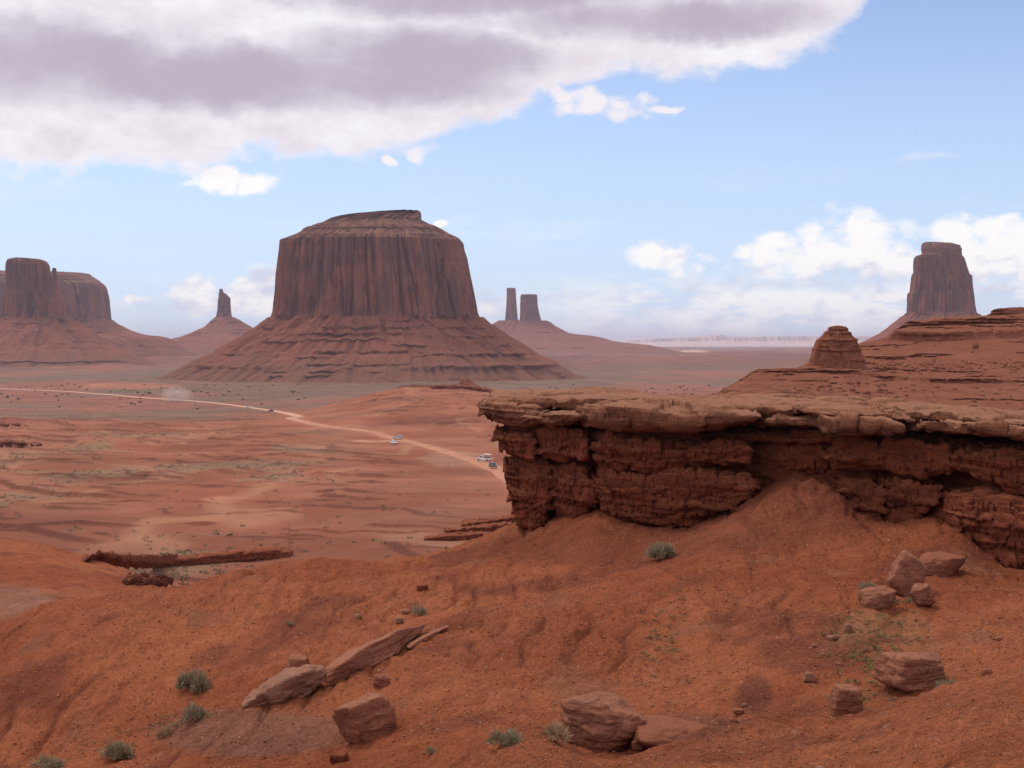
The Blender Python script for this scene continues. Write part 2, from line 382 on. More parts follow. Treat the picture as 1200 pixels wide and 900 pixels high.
M['pebble'] = mat_rock('pebble_stone', (0.20, 0.075, 0.045), (0.42, 0.23, 0.16), None, 3.0, 1.0, 0.0, 0, 0.01, 0.2)

# ------------------------------------------------------------------ terrain: contour lines lofted into a height field
# every contour: list of (photo column, depth in m, photo row) ; the rows give the height there
def zc(z, D): return float(row_of(z, D))
L = []
L.append([(-900, 3, zc(-1.8, 3)), (2100, 3, zc(-1.8, 3))])
L.append([(-900, 24, 940), (0, 24, 945), (400, 25, 938), (480, 25, 920), (540, 25.5, 898), (580, 26, 876), (620, 26, 868), (660, 26, 872), (700, 26, 883), (740, 26, 883),
          (790, 25, 870), (850, 24.5, 853), (900, 24, 850), (1000, 22, 846), (1040, 21.5, 838), (1100, 20, 816), (1200, 19, 789), (1300, 18, 770), (2100, 17, 760)])
L.append([(-900, 38, 905), (0, 36, 930), (200, 34, 930), (400, 32, 928), (500, 31, 915), (560, 30, 912), (620, 30, 906), (700, 30, 906), (800, 30, 902), (850, 30, 893), (900, 29.5, 888), (1000, 28, 884),
          (1100, 26.5, 872), (1200, 25.5, 855), (2100, 25, 820)])
L.append([(-900, 43, 900), (0, 43, 930), (100, 43, 905), (170, 43, 893), (210, 42, 868), (250, 42, 848), (300, 42, 823), (380, 44, 795), (440, 46, 768), (500, 48, 738), (560, 50, 716),
          (640, 53, 696), (700, 55, 674), (780, 58, 645), (840, 57, 628), (900, 52, 650), (1000, 47, 686), (1100, 42, 715), (1200, 39, 735), (2100, 35, 740)])
L.append([(-900, 48, 890), (0, 48, 912), (100, 48.5, 893), (200, 49, 868), (300, 49, 836), (380, 49.5, 806), (440, 51.5, 783), (500, 53.5, 754), (560, 55.5, 735),
          (640, 58, 712), (700, 60, 684), (760, 61.8, 650), (840, 61, 612), (900, 58, 603), (960, 56, 611), (1020, 53, 634), (1100, 49, 665), (1200, 44, 700), (2100, 40, 710)])
L.append([(-900, 62, 770), (-200, 62, 765), (0, 62, 737), (60, 63, 713), (130, 64, 701), (200, 66, 690), (280, 68, 672), (360, 70, 658), (440, 72, 656), (490, 74, 650), (560, 76, 632),
          (610, 78, 614), (650, 75, 603), (700, 70.5, 598), (750, 68, 618), (800, 66.2, 619), (850, 64.7, 603), (885, 63.6, 580), (925, 62.2, 559), (965, 61, 557), (985, 60, 572),
          (1010, 58.6, 603), (1050, 57, 613), (1100, 54.5, 610), (1130, 53, 622), (1160, 52, 652), (1200, 50.5, 664), (1300, 47, 690), (2100, 42, 700)])
L.append([(-900, 76, zc(-17.5, 76)), (0, 76, zc(-17.2, 76)), (200, 78, zc(-16, 78)), (400, 82, zc(-17, 82)), (560, 86, zc(-15, 86)), (650, 85, zc(-9.5, 85)),
          (750, 82, zc(-8.2, 82)), (1000, 76, zc(-7, 76)), (1200, 64, zc(-7, 64)), (2100, 60, zc(-7, 60))])
L.append([(-900, 108, 640), (0, 105, 640), (60, 104, 646), (130, 103, 668), (200, 102, 690), (260, 105, 706), (400, 110, 730), (560, 112, 740), (700, 112, zc(-26, 112)), (2100, 112, zc(-26, 112))])
L.append([(-900, 165, zc(-33, 165)), (2100, 165, zc(-33, 165))])
L.append([(-900, 250, zc(-38, 250)), (300, 250, zc(-38.5, 250)), (600, 250, zc(-37, 250)), (2100, 250, zc(-37, 250))])
L.append([(-900, 350, zc(-42, 350)), (600, 350, zc(-41, 350)), (2100, 350, zc(-41, 350))])
L.append([(-900, 480, zc(-45, 480)), (2100, 480, zc(-44.5, 480))])
L.append([(-900, 620, zc(-48, 620)), (300, 620, zc(-47, 620)), (600, 620, zc(-46, 620)), (2100, 620, zc(-46, 620))])
L.append([(-900, 800, zc(-52, 800)), (250, 800, zc(-51, 800)), (350, 800, zc(-48, 800)), (450, 800, zc(-42, 800)), (560, 800, zc(-40, 800)), (2100, 800, zc(-42, 800))])
L.append([(-900, 1000, zc(-58, 1000)), (250, 1000, zc(-57.5, 1000)), (330, 1000, 487), (400, 1000, 472), (440, 1000, 462), (470, 1000, 455), (540, 1000, 452), (580, 1000, 458), (620, 1000, 464), (700, 1000, 472), (2100, 1000, 475)])
L.append([(-900, 1180, zc(-60.5, 1180)), (2100, 1180, zc(-60.5, 1180))])
L.append([(-900, 2000, zc(-62, 2000)), (2100, 2000, zc(-62, 2000))])
L.append([(-900, 4000, zc(-62, 4000)), (2100, 4000, zc(-62, 4000))])
L.append([(-900, 70000, zc(-62, 70000)), (2100, 70000, zc(-62, 70000))])
PX = np.arange(-900, 2101, 2.0)
kern = np.exp(-0.5 * (np.arange(-16, 17) / 6.0) ** 2); kern /= kern.sum()
def smooth(a): return np.convolve(np.pad(a, 16, mode='edge'), kern, 'valid')
TD, TZ = [], []
for c in L:
    c = np.array(c, float)
    D = smooth(np.interp(PX, c[:, 0], c[:, 1])); r = smooth(np.interp(PX, c[:, 0], c[:, 2]))
    TD.append(D); TZ.append(D * np.tan(np.arctan((450 - r) / F) - TILT))
TD = np.array(TD); TZ = np.array(TZ)
dl = (TZ[1:] - TZ[:-1]) / (TD[1:] - TD[:-1])
TM = np.zeros_like(TZ)
for k in range(1, len(TD) - 1):
    a, b = dl[k - 1], dl[k]; h0, h1 = TD[k] - TD[k - 1], TD[k + 1] - TD[k]
    w1, w2 = 2 * h1 + h0, h1 + 2 * h0
    TM[k] = np.where(a * b > 0, (w1 + w2) / (w1 / np.where(a == 0, 1, a) + w2 / np.where(b == 0, 1, b)), 0)
TM[0] = dl[0]
def ground_base(x, y):
    x = np.asarray(x, float); y = np.asarray(y, float); sh = x.shape; x = x.ravel(); y = y.ravel()
    px = np.clip(600 + F * x / np.maximum(y, 4.0), -899, 2099)
    fi = (px + 900) / 2.0; i0 = fi.astype(int); f = fi - i0
    out = np.full(x.shape, -1.8); prevD = None
    for k in range(len(TD)):
        Dk = TD[k][i0] * (1 - f) + TD[k][i0 + 1] * f; zk = TZ[k][i0] * (1 - f) + TZ[k][i0 + 1] * f; mk = TM[k][i0] * (1 - f) + TM[k][i0 + 1] * f
        if prevD is not None:
            sel = (y >= prevD) & (y < Dk); h = Dk - prevD; t = (y - prevD) / h
            H = (2 * t ** 3 - 3 * t ** 2 + 1) * prevz + (t ** 3 - 2 * t ** 2 + t) * h * prevm + (-2 * t ** 3 + 3 * t ** 2) * zk + (t ** 3 - t ** 2) * h * mk
            out = np.where(sel, H, out)
        prevD, prevz, prevm = Dk, zk, mk
    out = np.where(y >= prevD, -62.0, out)
    return out.reshape(sh)

# road through the valley, traced on the terrain
def ray_hit(px, py, dmin=8.0, dmax=60000.0, fn=None):
    s = slope_of(py)
    def first(D, f):
        x = (px - 600) / F * D; z = f(x, D); ok = np.nonzero(z > s * D)[0]
        i = ok[0] if len(ok) else len(D) - 1
        return np.array([x[i], D[i], z[i]]), len(ok) > 0
    g, _ = first(np.exp(np.linspace(math.log(dmin), math.log(dmax), 2500)), ground_base)
    g, ok = first(np.linspace(max(dmin, g[1] * 0.90), g[1] * 1.08, 420), fn or ground_base)
    return g
def spline(P, n):
    P = np.array(P, float); P = np.vstack([2 * P[0] - P[1], P, 2 * P[-1] - P[-2]]); out = []
    for i in range(1, len(P) - 2):
        t = np.linspace(0, 1, n, endpoint=False)[:, None]
        out.append(0.5 * ((2 * P[i]) + (-P[i-1] + P[i+1]) * t + (2*P[i-1] - 5*P[i] + 4*P[i+1] - P[i+2]) * t**2 + (-P[i-1] + 3*P[i] - 3*P[i+1] + P[i+2]) * t**3))
    out.append(P[-2][None]); return np.vstack(out)
ROADPX = [(-260, 446), (20, 456), (110, 461), (170, 466), (235, 470.5), (290, 477), (330, 483), (352, 489)]
road_a = spline([ray_hit(a, b)[:2] for a, b in ROADPX], 14)
ROADB = [(600, 561), (585, 551), (562, 542), (530, 531), (495, 521), (468, 515), (452, 511), (441, 507), (420, 503.5), (395, 501), (370, 497), (352, 493), (338, 489.5)]
rb = [ray_hit(a, b)[:2] for a, b in ROADB]
d0 = rb[0] - rb[1]; rb = [rb[0] + d0 * 5 + np.array([10, -40]), rb[0] + d0 * 2] + rb
rb = rb + [road_a[-1]]
road_b = spline(rb, 14)
ROADC = spline([ray_hit(a, b)[:2] for a, b in [(418, 516), (432, 517), (447, 517), (462, 516)]], 8)
def dist_poly(x, y, P):
    d = np.full(x.shape, 1e9)
    lo = P.min(0) - 40; hi = P.max(0) + 40
    sel = (x > lo[0]) & (x < hi[0]) & (y > lo[1]) & (y < hi[1]); xs = x[sel]; ys = y[sel]; dd = np.full(xs.shape, 1e9)
    for i in range(len(P) - 1):
        a = P[i]; b = P[i + 1] - a; t = np.clip(((xs - a[0]) * b[0] + (ys - a[1]) * b[1]) / (b @ b + 1e-9), 0, 1)
        dd = np.minimum(dd, (xs - a[0] - t * b[0]) ** 2 + (ys - a[1] - t * b[1]) ** 2)
    d[sel] = np.sqrt(dd); return d
def road_mask(x, y):
    d = np.minimum(np.minimum(dist_poly(x, y, road_a), dist_poly(x, y, road_b)), dist_poly(x, y, ROADC)); return d

CLIFFS = []
def ground_full(x, y, want=False):
    x = np.asarray(x, float); y = np.asarray(y, float)
    z = ground_base(x, y)
    px = 600 + F * x / np.maximum(y, 4.0)
    near = 1 - sst(y, 100, 150)
    # rills on the near slopes, running down towards lower left
    wx = 1.4 * fbm2(x / 7, y / 7, 3, 3)
    a = x - 0.20 * y + wx * 0.8; b_ = y + 0.2 * x
    ril = 1 - np.abs(vn2(a / 2.1, b_ / 16, 21)) * 1.6; ril = np.maximum(ril, 0); ril2 = 1 - np.abs(vn2(a / 0.9 + 9, b_ / 7, 22)) * 1.5; ril2 = np.maximum(ril2, 0)
    slope_gate = sst(y, 32, 38) * (1 - sst(y, 74, 84))
    rg = 0.25 + 0.75 * sst(fbm2(x / 12, y / 16, 2, 31), -0.35, 0.3)
    zn = -0.20 * ril ** 4 * slope_gate * rg - 0.12 * ril2 ** 4 * slope_gate * rg
    zn = zn + 0.30 * fbm2(x / 9, y / 9, 3, 5) * sst(y, 14, 30) + 0.17 * fbm2(x / 1.9, y / 1.9, 5, 6, .62) + 0.05 * fbm2(x / .45, y / .45, 3, 7)
    # crumbly patches
    cp = sst(fbm2(x / 5, y / 5, 3, 41), 0.15, 0.5)
    zn = zn + cp * 0.10 * fbm2(x / .6, y / .6, 3, 42, .65)
    z1 = z + zn * near
    # mid valley: low cuestas with a short rocky riser towards the camera
    mid = sst(y, 115, 190) * (1 - sst(y, 1020, 1180))
    rd = road_mask(x, y)
    rclear = sst(rd, 10, 45)
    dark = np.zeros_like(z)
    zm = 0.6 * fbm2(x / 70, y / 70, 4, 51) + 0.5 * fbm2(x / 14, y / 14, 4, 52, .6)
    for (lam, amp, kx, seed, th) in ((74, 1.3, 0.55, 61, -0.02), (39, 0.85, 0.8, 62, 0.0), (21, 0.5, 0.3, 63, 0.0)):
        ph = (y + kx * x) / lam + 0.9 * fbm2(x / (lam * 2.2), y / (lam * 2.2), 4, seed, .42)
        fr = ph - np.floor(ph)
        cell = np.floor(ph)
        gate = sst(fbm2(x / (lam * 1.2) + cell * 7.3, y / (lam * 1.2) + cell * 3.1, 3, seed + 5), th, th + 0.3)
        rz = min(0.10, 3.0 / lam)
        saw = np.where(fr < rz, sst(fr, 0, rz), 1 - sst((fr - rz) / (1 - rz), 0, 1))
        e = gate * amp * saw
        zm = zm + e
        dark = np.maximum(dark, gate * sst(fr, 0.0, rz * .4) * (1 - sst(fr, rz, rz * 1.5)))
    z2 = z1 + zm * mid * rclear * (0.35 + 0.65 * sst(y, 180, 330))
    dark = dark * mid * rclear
    # plain and low far mesas
    pl = sst(y, 1050, 1300)
    z3 = z2 + pl * (1.3 * fbm2(x / 120, y / 160, 4, 71)) * sst(rd, 5, 30)
    fm = sst(y, 2500, 3400) * (1 - sst(y, 12000, 16000))
    q = fbm2(x / 900 + 3, y / 1500, 5, 81, .5)
    z4 = z3 + fm * (9 * sst(q, 0.05, 0.12) + 8 * sst(q, 0.22, 0.27) + 6 * q)
    z4 = z4 - 0.15 * (1 - sst(rd, 6, 12))
    for (cp0, h) in CLIFFS:
        Db = np.interp(px, cp0[:, 0], cp0[:, 1]); hh = np.interp(px, cp0[:, 0], cp0[:, 2], left=0, right=0)
        z4 = z4 + np.where((y > Db + 0.8) & (px > cp0[0, 0]) & (px < cp0[-1, 0]), hh * np.exp(-np.maximum(y - Db, 0) / h), 0)
    if not want: return z4
    return z4, dict(px=px, near=near, dark=dark, mid=mid, rd=rd, ril=ril * slope_gate * rg, cp=cp, q=q, fm=fm, pl=pl, rclear=rclear)

BANDS = [
 ('long dark red rock band below the valley floor, just above the left foreground hill', [(93, 657, 660), (120, 657, 664), (160, 656, 666), (200, 654, 665), (240, 651, 662), (290, 646, 658), (325, 644, 655), (338, 648, 653)], 5, 3, 30, dict(mat='mud')),
 ('short dark rock band under the long one, on the left foreground hill', [(138, 679, 683), (150, 678, 686), (170, 679, 688), (192, 683, 688)], 3, 5, 12, dict(cellL=1.0, cellA=.3)),
 ('dark rock step at the left edge beside the green flat', [(-20, 519, 523), (5, 517, 526), (25, 518, 526), (42, 521, 525)], 8, 7, 60, dict(cellL=3, cellA=.8, bigL=8)),
 ('low dark rock step in the valley left of the dry wash', [(-30, 498, 500), (-5, 496, 500.5), (18, 497, 501), (28, 499, 501)], 8, 8, 60, dict(cellL=3, cellA=.8, bigL=8)),
]
BD = []
for lab, P_, dep_, sd_, fall, kw_ in BANDS:
    BD.append([ray_hit(a, b, 90 if t > 600 else 200)[1] for (a, t, b) in P_])
for (lab, P_, dep_, sd_, fall, kw_), dd in zip(BANDS, BD):
    dd = np.convolve(np.pad(dd, 1, mode='edge'), [.25, .5, .25], 'valid')
    CLIFFS.append((np.array([(a, D, (b - t) / F * D * 0.92) for (a, t, b), D in zip(P_, dd)]), fall))
def build_ground():
    uc = np.tan(np.linspace(-0.43, 0.43, 860)); 
    uo = 0.46 + (np.linspace(0, 1, 70) ** 1.5) * 1.3
    u = np.concatenate([-uo[::-1], uc, uo])
    rows = np.concatenate([np.linspace(-8, 6, 14, endpoint=False), np.linspace(6, 16, 150, endpoint=False), np.exp(np.linspace(math.log(16), math.log(110), 600, endpoint=False)),
        np.exp(np.linspace(math.log(110), math.log(1150), 580, endpoint=False)), np.exp(np.linspace(math.log(1150), math.log(3200), 130, endpoint=False)),
        np.exp(np.linspace(math.log(3200), math.log(60000), 130))])
    YY = rows[:, None] + 0 * u[None, :]; XX = u[None, :] * (YY + 12)
    x = XX.ravel(); y = YY.ravel()
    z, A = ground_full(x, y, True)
    px = A['px']; py = row_of(z, np.maximum(y, 5))
    n1 = fbm2(x / 11, y / 11, 4, 101); n2 = fbm2(x / 60, y / 60, 4, 102); n3 = fbm2(x / 420, y / 900, 5, 103, .6); n4 = fbm2(x / 150, y / 150, 5, 104, .6)
    def C(*c): return np.array(c)[None, :]
    def mix(a, b, f): f = np.clip(f, 0, 1)[:, None]; return a * (1 - f) + b * f
    soil = mix(C(0.290, 0.084, 0.037), C(0.375, 0.122, 0.054), sst(n1, -0.6, 0.6))
    soil = mix(soil, C(0.185, 0.056, 0.036), 0.7 * sst(fbm2(x / 6 + 4, y / 6, 4, 105), 0.15, 0.6))
    soil = mix(soil, C(0.145, 0.044, 0.028), 0.75 * A['ril'] ** 7)
    soil = mix(soil, C(0.28, 0.115, 0.065), 0.6 * sst(fbm2(x / 4 + 40, y / 4, 4, 106), 0.35, 0.75))
    # greyer dusty rock skin on the spur at lower left and near the boulders
    def patch(cx, cy, rx, ry, soft=0.5, nz=0.6):
        d = ((px - cx) / rx) ** 2 + ((py - cy) / ry) ** 2
        return 1 - sst(d + nz * n1, 1 - soft, 1 + soft)
    nr = A['near']
    soil = mix(soil, C(0.235, 0.108, 0.070), 0.75 * patch(290, 858, 110, 26) * nr * sst(y, 33, 37))
    soil = mix(soil, C(0.22, 0.085, 0.055), 0.7 * patch(810, 850, 70, 18) * nr)
    soil = mix(soil, C(0.27, 0.13, 0.085), 0.8 * patch(700, 705, 60, 16) * nr * sst(n1, -.2, .5))
    soil = mix(soil, C(0.30, 0.15, 0.10), 0.7 * patch(10, 705, 55, 18) * (1 - nr * 0.0) * sst(y, 70, 80))
    soil = mix(soil, C(0.14, 0.046, 0.032), 0.7 * patch(885, 815, 22, 26) * nr)
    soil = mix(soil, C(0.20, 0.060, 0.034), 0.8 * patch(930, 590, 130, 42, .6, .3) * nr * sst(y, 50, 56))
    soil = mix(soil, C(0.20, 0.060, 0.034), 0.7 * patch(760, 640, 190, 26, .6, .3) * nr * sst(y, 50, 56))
    soil = mix(soil, C(0.22, 0.17, 0.09), 0.35 * patch(1035, 755, 70, 60) * nr * sst(n1, 0, .5))
    mid = mix(C(0.30, 0.110, 0.062), C(0.355, 0.145, 0.088), sst(n2, -0.5, 0.5))
    mid = mix(mid, C(0.25, 0.086, 0.051), 0.7 * sst(n4, 0.0, 0.5))
    gr = sst(fbm2(x / 55 + 7, y / 80, 4, 107, .6), 0.05, 0.45)
    mid = mix(mid, C(0.26, 0.175, 0.105), 0.7 * gr * (1 - sst(y, 600, 800)) * (1 - sst(px, 330, 460) * (1 - sst(px, 560, 600))))
    mid = mix(mid, C(0.40, 0.19, 0.11), 0.75 * sst(1 - np.abs(fbm2(x / 90 + y / 300, y / 220, 3, 108)) * 9, 0.1, 0.9) * sst(n4, -.3, .1))
    mid = mix(mid, C(0.42, 0.24, 0.16), 0.6 * patch(535, 378 + 160, 40, 9) )
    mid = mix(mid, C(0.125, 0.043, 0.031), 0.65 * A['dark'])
    far_red = mix(C(0.29, 0.125, 0.085), C(0.20, 0.080, 0.065), sst(n3, -0.4, 0.5))
    green = C(0.195, 0.142, 0.100)
    gm = sst(n3 + 0.45 * n4 + 0.35, -0.1, 0.25)
    gm = gm * (1 - 0.75 * sst(A['q'], 0.02, 0.1) * A['fm'])
    plain = mix(far_red, green, 0.72 * gm)
    plain = mix(plain, C(0.42, 0.17, 0.10), 0.8 * patch(150, 452, 60, 3.5))
    plain = mix(plain, C(0.60, 0.42, 0.32), 0.9 * patch(770, 411.5, 60, 1.6, .3, .2) * sst(y, 5000, 7000))
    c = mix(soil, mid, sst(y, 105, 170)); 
    edge = 1100 + 150 * n4
    c = mix(c, plain, sst(y, edge - 80, edge + 60))
    left_plain = (1 - sst(px, 230, 340)) * sst(y + 200 * n4, 780, 960)
    c = mix(c, plain, left_plain * 0.85)
    c = mix(c, C(0.42, 0.185, 0.11), 0.5 * (1 - sst(A['rd'] + 2 * n2, 3, 8)))
    far = sst(y, 110, 240)
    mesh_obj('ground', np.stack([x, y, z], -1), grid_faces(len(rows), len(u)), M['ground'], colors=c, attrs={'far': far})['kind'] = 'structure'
    # closing skirt far out is not needed: the sheet reaches the horizon
build_ground()

def ribbon(P, width, lift):
    d = np.gradient(P, axis=0); n = np.stack([-d[:, 1], d[:, 0]], -1); n /= np.linalg.norm(n, axis=1)[:, None] + 1e-9
    k = np.linspace(-0.5, 0.5, 7); wob = 1 + 0.18 * fbm2(np.arange(len(P)) / 6.0, np.zeros(len(P)), 3, 5)
    Q = P[:, None, :] + n[:, None, :] * (k[None, :, None] * (width * wob)[:, None, None])
    z = ground_base(Q[..., 0], Q[..., 1]) + ground_mid_offset(Q) + lift
    z[:, 0] -= 0.35; z[:, -1] -= 0.35
    return np.stack([Q[..., 0], Q[..., 1], z], -1).reshape(-1, 3), grid_faces(len(P), 7)
def ground_mid_offset(Q): return ground_full(Q[..., 0].ravel(), Q[..., 1].ravel()).reshape(Q.shape[:2]) - ground_base(Q[..., 0], Q[..., 1])
def widen(P):
    Dm = P[:, 1]; return np.interp(Dm, [400, 700, 1100, 2000], [9.5, 7, 5.5, 9])
Va, Fa = ribbon(road_a, widen(road_a), 0.14); Vb, Fb = ribbon(road_b, widen(road_b), 0.14); Vc, Fc_ = ribbon(ROADC, np.full(len(ROADC), 9.0), 0.18)
ro = mesh_obj('road', np.vstack([Va, Vb, Vc]), np.vstack([Fa, Fb + len(Va), Fc_ + len(Va) + len(Vb)]), M['road']); ro['kind'] = 'structure'

# ------------------------------------------------------------------ buttes
def loft_body(prof, D, depth, part_rows, seed, flute, strata, nr, nc, n_exp=2.6, taper_talus=None, flute_len=60.0, block=0.0):
    """prof: (row, left col, right col, kind 0 talus .. 1 cliff) from top to base, at depth D. Returns list of (V,F) split at part_rows"""
    P = np.array(prof, float)
    if P[-1, 3] == 0 and D > 2000: P = np.vstack([P, [P[-1, 0] + 12000 / D, P[-1, 1] - 25, P[-1, 2] + 25, 0]])
    rws = np.linspace(0, 1, nr)
    seg = np.concatenate([[0], np.cumsum(np.hypot(np.diff(P[:, 0]), 0.5 * np.abs(np.diff(P[:, 2] - P[:, 1]) / 2)))])
    tq = rws * seg[-1]
    for pr in part_rows:        # make sure seams fall on grid rows
        tt = np.interp(pr, P[:, 0], seg); tq[np.argmin(np.abs(tq - tt))] = tt
    py = np.interp(tq, seg, P[:, 0]); l = np.interp(tq, seg, P[:, 1]); r = np.interp(tq, seg, P[:, 2]); kd = np.interp(tq, seg, P[:, 3])
    z = D * np.tan(np.arctan((450 - py) / F) - TILT)
    cx = ((l + r) / 2 - 600) / F * D; hw = (r - l) / 2 / F * D
    th = np.linspace(0, 2 * math.pi, nc, endpoint=False)
    # superellipse; more samples on the side facing the camera
    th = th + 0.35 * np.sin(th - math.pi / 2 + math.pi) * 0
    ex = np.interp(kd, [0, 1], [2.0, n_exp])[:, None]
    ct, st = np.cos(th)[None, :], np.sin(th)[None, :]
    rr = (np.abs(ct) ** ex + np.abs(st) ** ex) ** (-1 / ex)
    hx = hw[:, None]
    zz = z[:, None] + 0 * ct
    hmid = hw[kd > 0.99].max() if (kd > 0.99).any() else hw.mean()
    dy = (depth * hmid + (hw - hmid) * np.interp(kd, [0, 1], [0.9, 0.9]))
    dy = np.maximum(dy, 0.3 * hw)[:, None]
    x0 = rr * ct; y0 = rr * st
    # fluting: vertical buttresses, drawn from noise on the plan circle
    R0 = hmid
    cxn = ct * R0 / flute_len; cyn = st * R0 * 1.0 / flute_len
    zz_ = zz / flute_len
    f1 = fbm3(cxn * 1.0, cyn * 1.0, zz_ * 0.16, 3, seed); f2 = 1 - np.abs(fbm3(cxn * 1.3, cyn * 1.3, zz_ * 0.12, 3, seed + 3)) * 2
    f3 = fbm3(cxn * 9, cyn * 9, zz_ * 1.6, 4, seed + 5)
    alc = np.abs(fbm3(cxn * 2 + 7, cyn * 2, zz_ * 0.9, 3, seed + 9))
    dc = flute * (0.9 * f1 - 0.9 * np.maximum(f2, 0) ** 5 + 0.22 * f3)
    K_ = 1.6
    wz = 0.30 * fbm3(cxn * 3, cyn * 3, zz_ * 0.25, 2, seed + 21)
    b1, b2, bid = worley(cxn * K_ + wz, cyn * K_ + wz, zz_ * 0.10 + 0.6 * wz, seed + 23)
    s1, s2, sid = worley(cxn * K_ * 2.7 + wz, cyn * K_ * 2.7, zz_ * 0.28 + wz, seed + 29)
    dc = 0.55 * dc + flute * (0.95 * (bid - 0.5) - 0.45 * np.exp(-(b2 - b1) / 0.13) + 0.38 * (sid - 0.5) - 0.26 * np.exp(-(s2 - s1) / 0.18))
    if block:
        q = fbm3(cxn * 4, cyn * 4, zz_ * 2.5, 2, seed + 15); dc = dc + block * flute * np.round(q * 3) / 3
    g1 = 1 - np.abs(fbm3(cxn * 2.4 * R0 / hx.clip(R0) , cyn * 2.4, 0 * zz_ + 2, 4, seed + 11)) * 2
    bands = fbm3(cxn * 0.10, cyn * 0.10, zz / strata[0], 3, seed + 13, .6)
    gate_ = sst(fbm3(cxn * 1.2, cyn * 1.2, zz / strata[0] * .5, 4, seed + 33), -0.05, 0.2)
    ledge = sst(bands, 0.10, 0.16) * gate_
    t1, t2, tid = worley(cxn * 6, cyn * 6, zz_ * 6, seed + 35)
    dt = strata[1] * 0.55 * (ledge - 0.3) - flute * 0.42 * np.maximum(g1, 0) ** 2.5 + flute * 0.34 * f3 + flute * 0.35 * sst(fbm3(cxn * 2, cyn * 2, zz_ * .6, 3, seed + 51), .1, .5) + flute * .14 * (tid - .5)
    lastc = np.nonzero(kd > 0.99)[0]
    if len(lastc) and D > 1500:      # bedded cap above the shoulder
        bc = fbm3(cxn * 0.05, cyn * 0.05, zz / (strata[0] * .36), 3, seed + 61, .6)
        dcap = flute * (0.42 * (sst(bc, -.05, .05) - .5) + 0.18 * f3 + 0.12 * (tid - .5))
        dt = np.where((np.arange(nr) < lastc[-1])[:, None], dcap, dt)
    d = kd[:, None] * dc + (1 - kd[:, None]) * dt
    kk = max(3, nr // 14) * 2 + 1; hws = np.convolve(np.pad(hw, kk // 2, mode='edge'), np.ones(kk) / kk, 'valid')
    last = np.nonzero(kd > 0.99)[0]; last = last[-1] if len(last) else 0
    hws = np.where(np.arange(nr) > last + 2, hws, hw); hws[0] = hw[0]; hws[-1] = hw[-1]
    g2 = sst(fbm3(cxn * 0.9, cyn * 0.9, zz / strata[0] * .4, 4, seed + 41), -0.25, 0.15)
    hxe = hws[:, None] + (hw - hws)[:, None] * g2; dy = dy * (hxe / hx.clip(.01)); hx = hxe
    nrm = np.stack([x0 / hx.clip(1), y0 / dy], -1); nrm /= np.linalg.norm(nrm, axis=-1, keepdims=True) + 1e-9
    # keep the traced silhouette near the left and right edge: damp by 35 %
    edge = 1 - 0.75 * sst(np.abs(ct + 0 * st), 0.85, 1.0)
    d = d * edge
    Xw = cx[:, None] + x0 * hx + nrm[..., 0] * d; Yw = D + y0 * dy + nrm[..., 1] * d
    zn = zz + strata[0] * 0.25 * f3 * (1 - kd[:, None]) + (kd[:, None]) * f3 * 0.02 * flute
    V = np.stack([Xw, Yw, zn], -1)
    out = []; cuts = [0] + [int(np.argmin(np.abs(py - p))) for p in part_rows] + [nr - 1]
    for i in range(len(cuts) - 1):
        a, b = cuts[i], cuts[i + 1] + 1
        v = V[a:b].reshape(-1, 3); f = grid_faces(b - a, nc, True)
        if i == 0:
            top = V[0]; c0 = top.mean(0); c0[2] += 0.3
            inner = np.concatenate([top * 0.5 + c0 * 0.5, top * 0.04 + c0 * 0.96]); inner[:, 2] += 0.0
            v = np.vstack([v, inner]); o = (b - a) * nc
            j = np.arange(nc); j2 = (j + 1) % nc
            f = np.vstack([f, np.stack([o + j, o + j2, j2, j], -1), np.stack([o + nc + j, o + nc + j2, o + j2, o + j], -1)])
        out.append((v, f[:, ::-1]))
    return out
def make_butte(name, label, prof, D, depth, cuts, names, mats, seed, flute, strata, nr, nc, cat='butte', **kw):
    parts = loft_body(prof, D, depth, cuts, seed, flute, strata, nr, nc, **kw)
    P = np.array(prof, float); cx = ((P[-1, 1] + P[-1, 2]) / 2 - 600) / F * D
    e = empty(name, (cx, D, -62), label, cat)
    for (v, f), n, m in zip(parts, names, mats): mesh_obj(n, v, f, M[m], e)
    return e
B = make_butte('sandstone_butte', 'huge broad flat-topped red butte in the middle of the valley', [
    (246.5, 468, 489, 1), (248, 446, 493, 1), (251, 418, 494, .6), (254, 400, 494, .8), (258, 386, 494, .6), (262, 378, 500, .1), (268, 362, 515, .1), (272, 354, 524, 0.6), (275, 350, 528, .2),
    (280, 338, 539, .5), (284, 330, 543, 1), (290, 329, 544, 1), (303, 327, 548, 1), (322, 325, 551, 1), (341, 324, 555, 1), (356, 322, 558, 1), (366, 321, 560, 1), (371, 319, 562, 1),
    (374, 316, 565, 0), (391, 289, 592, 0), (394, 288, 595, 0.5), (397, 280, 600, 0), (411, 256, 624, 0), (413.5, 255, 627, .6), (416, 248, 632, 0), (424, 228, 650, 0), (426, 226, 654, .5), (430, 218, 658, 0), (441, 196, 676, 0)],
    2300, 0.75, [283, 372], ['cap_rock', 'cliff', 'talus_slope'], ['capb', 'cliff', 'talus'], 5, 17, (16, 11), 330, 1000)
